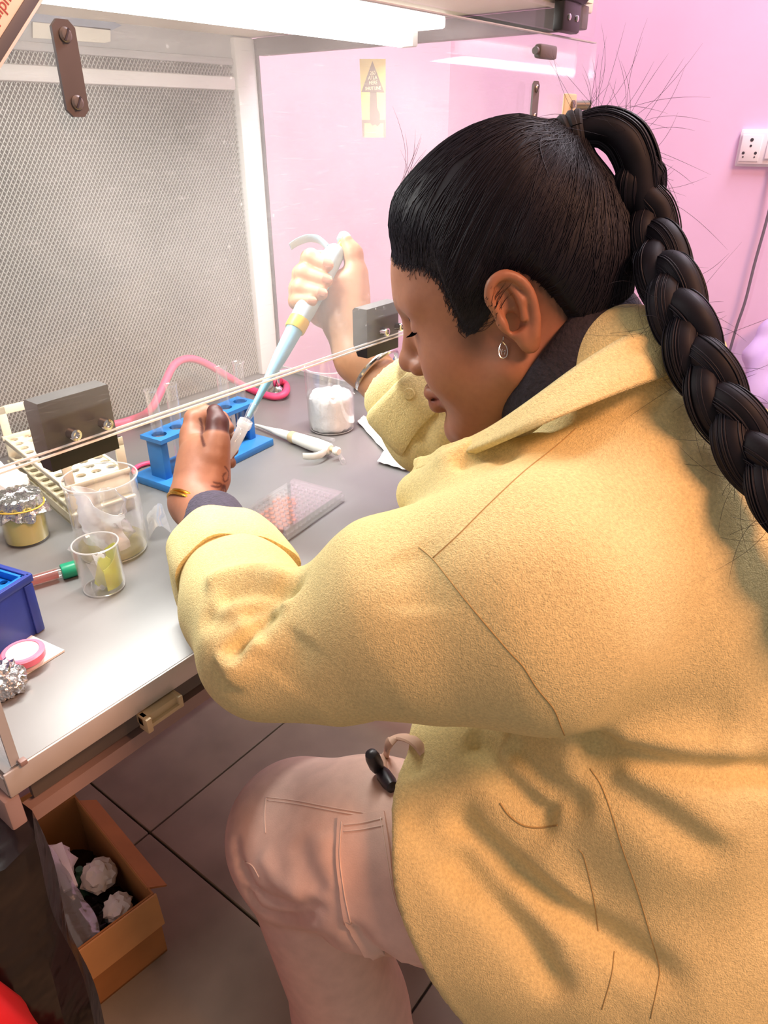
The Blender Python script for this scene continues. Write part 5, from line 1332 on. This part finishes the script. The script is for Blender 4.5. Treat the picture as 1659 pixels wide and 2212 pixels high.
for a_, nm in ((ANL, 0), (ANR, 1)):
    sf = Field(a_ + np.array([-.07, -.10, -.10]), a_ + np.array([.07, .22, .03]), .005)
    sf.cone(a_ + np.array([0, -.03, -.045]), a_ + np.array([0, .12, -.058]), .042, .034); sf.cone(a_ + np.array([0, -.01, -.02]), a_ + np.array([0, .03, -.04]), .042, .036, .02); sf.cut(a_ + np.array([0, 0, -.089]), (0, 0, -1), .004)
    sP, sQ = sf.mesh(1); obj('shoe', pq_mesh('shoe', sP, sQ, 'shoe'), None, person, world=True)

# ------------------------------------------------------------------ what the hands hold
pm('pip_blue', '#86bfdc', .40, var=.03, vscale=30, sss=.0)
pm('pip_body', '#9bbccd', .42, var=.03, vscale=30)
pm('pip_ring', '#d9b840', .45)
ax = PIP_TOP - PIP_TIP; axn = unit(ax)
mp = thing('micropipette', 'pale blue micropipette with yellow ring gripped in the far hand', 'pipette', PIP_TIP + axn * .036, rot=frame_euler(ax, W(672, 560, .90) - W(740, 545, .90)))
pipette_shape(mp, body='pip_body', shaft='pip_blue', ring='pip_ring', knob='pip_body')
sc_ = (np.linalg.norm(ax) - .030) / .262; mp.scale = (sc_, sc_ * 1.0, sc_)
obj('disposable_tip', MB().lathe([(.0010, -.034), (.0022, -.018), (.0034, -.004), (.0048, .004), (.0050, .016)], 18, (0, 0, 0), (1, 0, 0), True), 'clear_plastic', mp, label='clear disposable tip')
ta, tb_ = W(493, 990, .858), W(532, 908, .842)
tv = thing('sample_tube', 'small clear sample tube pinched in the near hand under the pipette tip', 'tube', ta)
Lt = np.linalg.norm(tb_ - ta)
obj('tube_wall', MB().lathe([(.0001, 0), (.0035, .001), (.0062, .014), (.0068, Lt * .8), (.0080, Lt * .82), (.0080, Lt), (.0066, Lt), (.0058, Lt * .8), (.0052, .014), (.0001, .003)], 20, (0, 0, 0), tb_ - ta), 'paper_film', tv)
obj('collar', MB().lathe([(.0082, Lt * .84), (.0088, Lt * .86), (.0088, Lt * .93), (.0082, Lt * .95)], 20, (0, 0, 0), tb_ - ta), 'clear_plastic', tv)

# ------------------------------------------------------------------ stool under the coat, cloth at the wall
pm('stool_seat', '#3a3236', .6); pm('stool_leg', '#8a8682', .35, metal=.8)
sl_ = thing('stool', 'round dark stool under the seated person', 'stool', (.47, -.46, 0))
obj('seat', MB().lathe([(.0001, .395), (.140, .395), (.150, .402), (.150, .418), (.140, .426), (.0001, .428)], 40), 'stool_seat', sl_)
for a in (.8, 2.37, 3.94, 5.5): obj('leg', MB().cyl((.155 * math.cos(a), .155 * math.sin(a), 0), (.10 * math.cos(a), .10 * math.sin(a), .396), .011, n=12), 'stool_leg', sl_)
obj('foot_ring', MB().tube([(.138 * math.cos(a), .138 * math.sin(a), .14) for a in np.linspace(0, 2 * math.pi, 40)], .007, 8, caps=False), 'stool_leg', sl_)
pm('lilac_cloth', '#c3aede', .8, var=.06, vscale=10., sheen=.2)
lf_ = Field((1.75, -.62, .40), (2.32, .02, 1.12), .008)
q = [PX(1672, 720, 2.20), PX(1650, 780, 2.16), PX(1665, 860, 2.12), PX(1650, 900, 2.16), PX(1690, 1000, 2.14)]
lf_.chain([q[0], q[1], q[2]], [.035, .050, .065], .03); lf_.chain([q[2], q[3], q[4], q[4] + np.array([0, -.02, -.3])], [.065, .06, .075, .08], .04)
lf_.cone(PX(1622, 770, 2.17), PX(1660, 800, 2.15), .018, .04, .02); lf_.cone(q[0], q[0] + np.array([.09, -.01, .05]), .03, .012, .02)
lP, lQ = lf_.mesh(1); lN = vnormals(lP, lQ); lP = lP + lN * (.008 * np.sin(lP[:, 1] * 70 + 5 * np.sin(lP[:, 2] * 9)))[:, None]
cl = obj('hanging_cloth', pq_mesh('hanging_cloth', lP, lQ, 'lilac_cloth'), None); tag(cl, 'lilac cloth hanging in folds against the pink wall behind the plait', 'cloth')
# ------------------------------------------------------------------ under the bench: carton of waste, wrapped leg, red sack
pm('cardboard', '#a9733c', .85, var=.10, vscale=14)
pm('cardboard_pale', '#c9965c', .85, var=.08, vscale=14)
clear('bag_film', (.80, .82, .84), haze=.22, gloss=.12, edge=.6, rough=.12, haze_col=(.75, .75, .75))
pm('black_film', '#141012', .2, var=.3, vscale=12, bump=.7, bscale=14, bdist=.012)
pm('red_cloth', '#c0050f', .75, var=.08, vscale=20)
pm('waste_green', '#3f6a58', .5)
def carton():
    A, B = np.array([.082, .268]), np.array([.217, .252]); ang = math.atan2(B[1] - A[1], B[0] - A[0]); L = np.linalg.norm(B - A); D, H, w = .275, .15, .003
    t = thing('waste_carton', 'open brown cardboard carton of lab waste under the bench', 'carton', (A[0], A[1], 0), ang)
    obj('bottom', MB().box((L / 2, D / 2, .002), (L, D, .004)), 'cardboard', t)
    obj('front_wall', MB().box((L / 2, w / 2, H / 2), (L, w, H)), 'cardboard', t)
    obj('back_wall', MB().box((L / 2, D - w / 2, H / 2), (L, w, H)), 'cardboard', t)
    for x in (w / 2, L - w / 2): obj('side_wall', MB().box((x, D / 2, H / 2), (w, D - 2 * w, H)), 'cardboard', t)
    obj('front_flap', MB().box((L / 2, -.0065, H - .033), (L + .004, w, .068), (-.10, 0, 0)), 'cardboard_pale', t, label='pale flap folded down over the front')
    obj('back_flap', MB().box((L / 2, D + .006, H + .024), (L, w, .055), (-.25, 0, 0)), 'cardboard', t)
    obj('side_flap', MB().box((L + .012, D / 2, H - .012), (w, D - .03, .04), (0, -.9, 0)), 'cardboard', t)
    obj('side_flap', MB().box((-.005, D / 2 - .02, H - .018), (w, D - .06, .05), (0, .12, 0)), 'cardboard_pale', t)
    Mz = Matrix.Translation((A[0], A[1], 0)) @ Matrix.Rotation(ang, 4, 'Z')
    def put(name, mb, mat, label, cat, loc, smooth=30):
        p = Mz @ Vector(loc); o = single(name, mb, mat, label, cat, loc=p, smooth=smooth, rz=ang); return o
    put('waste_tissue', crumple(.038, 3, .32, .8, 31), 'tissue', 'crumpled white paper on top of the carton waste', 'tissue', (.040, .185, .124))
    put('waste_tissue', crumple(.026, 3, .34, .8, 32), 'tissue', 'small crumpled paper deep in the carton beside its far wall', 'tissue', (.098, .128, .106))
    put('waste_tissue', crumple(.021, 3, .34, .7, 33), 'tissue', 'flat crumpled paper in the carton behind the pale flap', 'tissue', (.094, .052, .106))
    # the clear bag standing out over the front flap
    G = []
    for i in range(26):
        t_ = i / 25; row = []
        for j in range(14):
            a = 2 * math.pi * j / 14; r = (.017 + .006 * math.sin(3 * t_ + 1)) * (1 + .22 * math.sin(5 * a + 9 * t_)); row.append((.028 + .012 * t_ + r * math.cos(a), .020 + .165 * t_, .135 + .030 * t_ - .028 * (1 - t_) ** 2 + .011 * math.sin(a) + .010))
        G.append(row)
    o = put('plastic_bag', MB().rings(G), 'bag_film', 'long clear plastic bag lying over the carton waste', 'bag', (0, 0, 0), 50)
    put('paper_packet', MB().box((0, 0, 0), (.022, .085, .006), (.20, .1, -.15), r=.001), 'tissue', 'pale paper packet standing beside the clear bag in the carton', 'packet', (.056, .150, .150))
    put('waste_bottle', MB().lathe([(.0001, -.04), (.013, -.04), (.013, .018), (.006, .028), (.006, .038), (.0001, .038)], 18), 'waste_green', 'dull green bottle sunk among the carton waste', 'bottle', (.078, .150, .085))
    put('dark_waste_bag', crumple(.062, 4, .24, .62, 40, 4), 'black_film', 'dark crumpled plastic filling the bottom of the carton', 'bag', (.064, .078, .052))
    put('dark_waste_lump', crumple(.052, 3, .28, .62, 41, 4), 'black_film', 'dark crumpled plastic lump at the back of the carton', 'bag', (.070, .200, .046))
carton()
# leg sleeve of black stretch film
rg = []
for z in np.linspace(.004, .712, 46):
    row = []
    for k, (x, y) in enumerate(((-.046, -.020), (-.012, -.026), (.012, -.018), (.027, .006), (.028, .040), (-.010, .048), (-.045, .040), (-.058, .010))):
        row.append((x - .0135 + .003 * math.sin(31 * z + 2 * k), y + .003 * math.cos(27 * z + 1.7 * k) - (.012 * (.71 - z)), z))
    rg.append(row)
single('film_wrapped_bundle', MB().rings(rg), 'black_film', 'upright bundle wrapped in wrinkled black stretch film at the bench leg', 'bundle', smooth=28)
# red sack, only its shoulder shows in the corner
rg = []
cx, cy = W(-150, 2250, .53)[:2]; ztop = W(-60, 2085, .53)[2]
for i, z in enumerate(np.linspace(.0, ztop, 14)):
    s = i / 13; r = .078 * (1 - .18 * s) * (1 if i < 12 else (.80, .45)[i - 12])
    rg.append([(cx + r * (1 + .06 * math.sin(5 * a + 6 * s)) * math.cos(a), cy + .8 * r * (1 + .06 * math.sin(4 * a + 5 * s)) * math.sin(a), z) for a in np.linspace(0, 2 * math.pi, 36, endpoint=False)])
single('red_sack', MB().rings(rg), 'red_cloth', 'bright red cloth sack in the lower corner in front of the black wrap', 'sack', smooth=60)
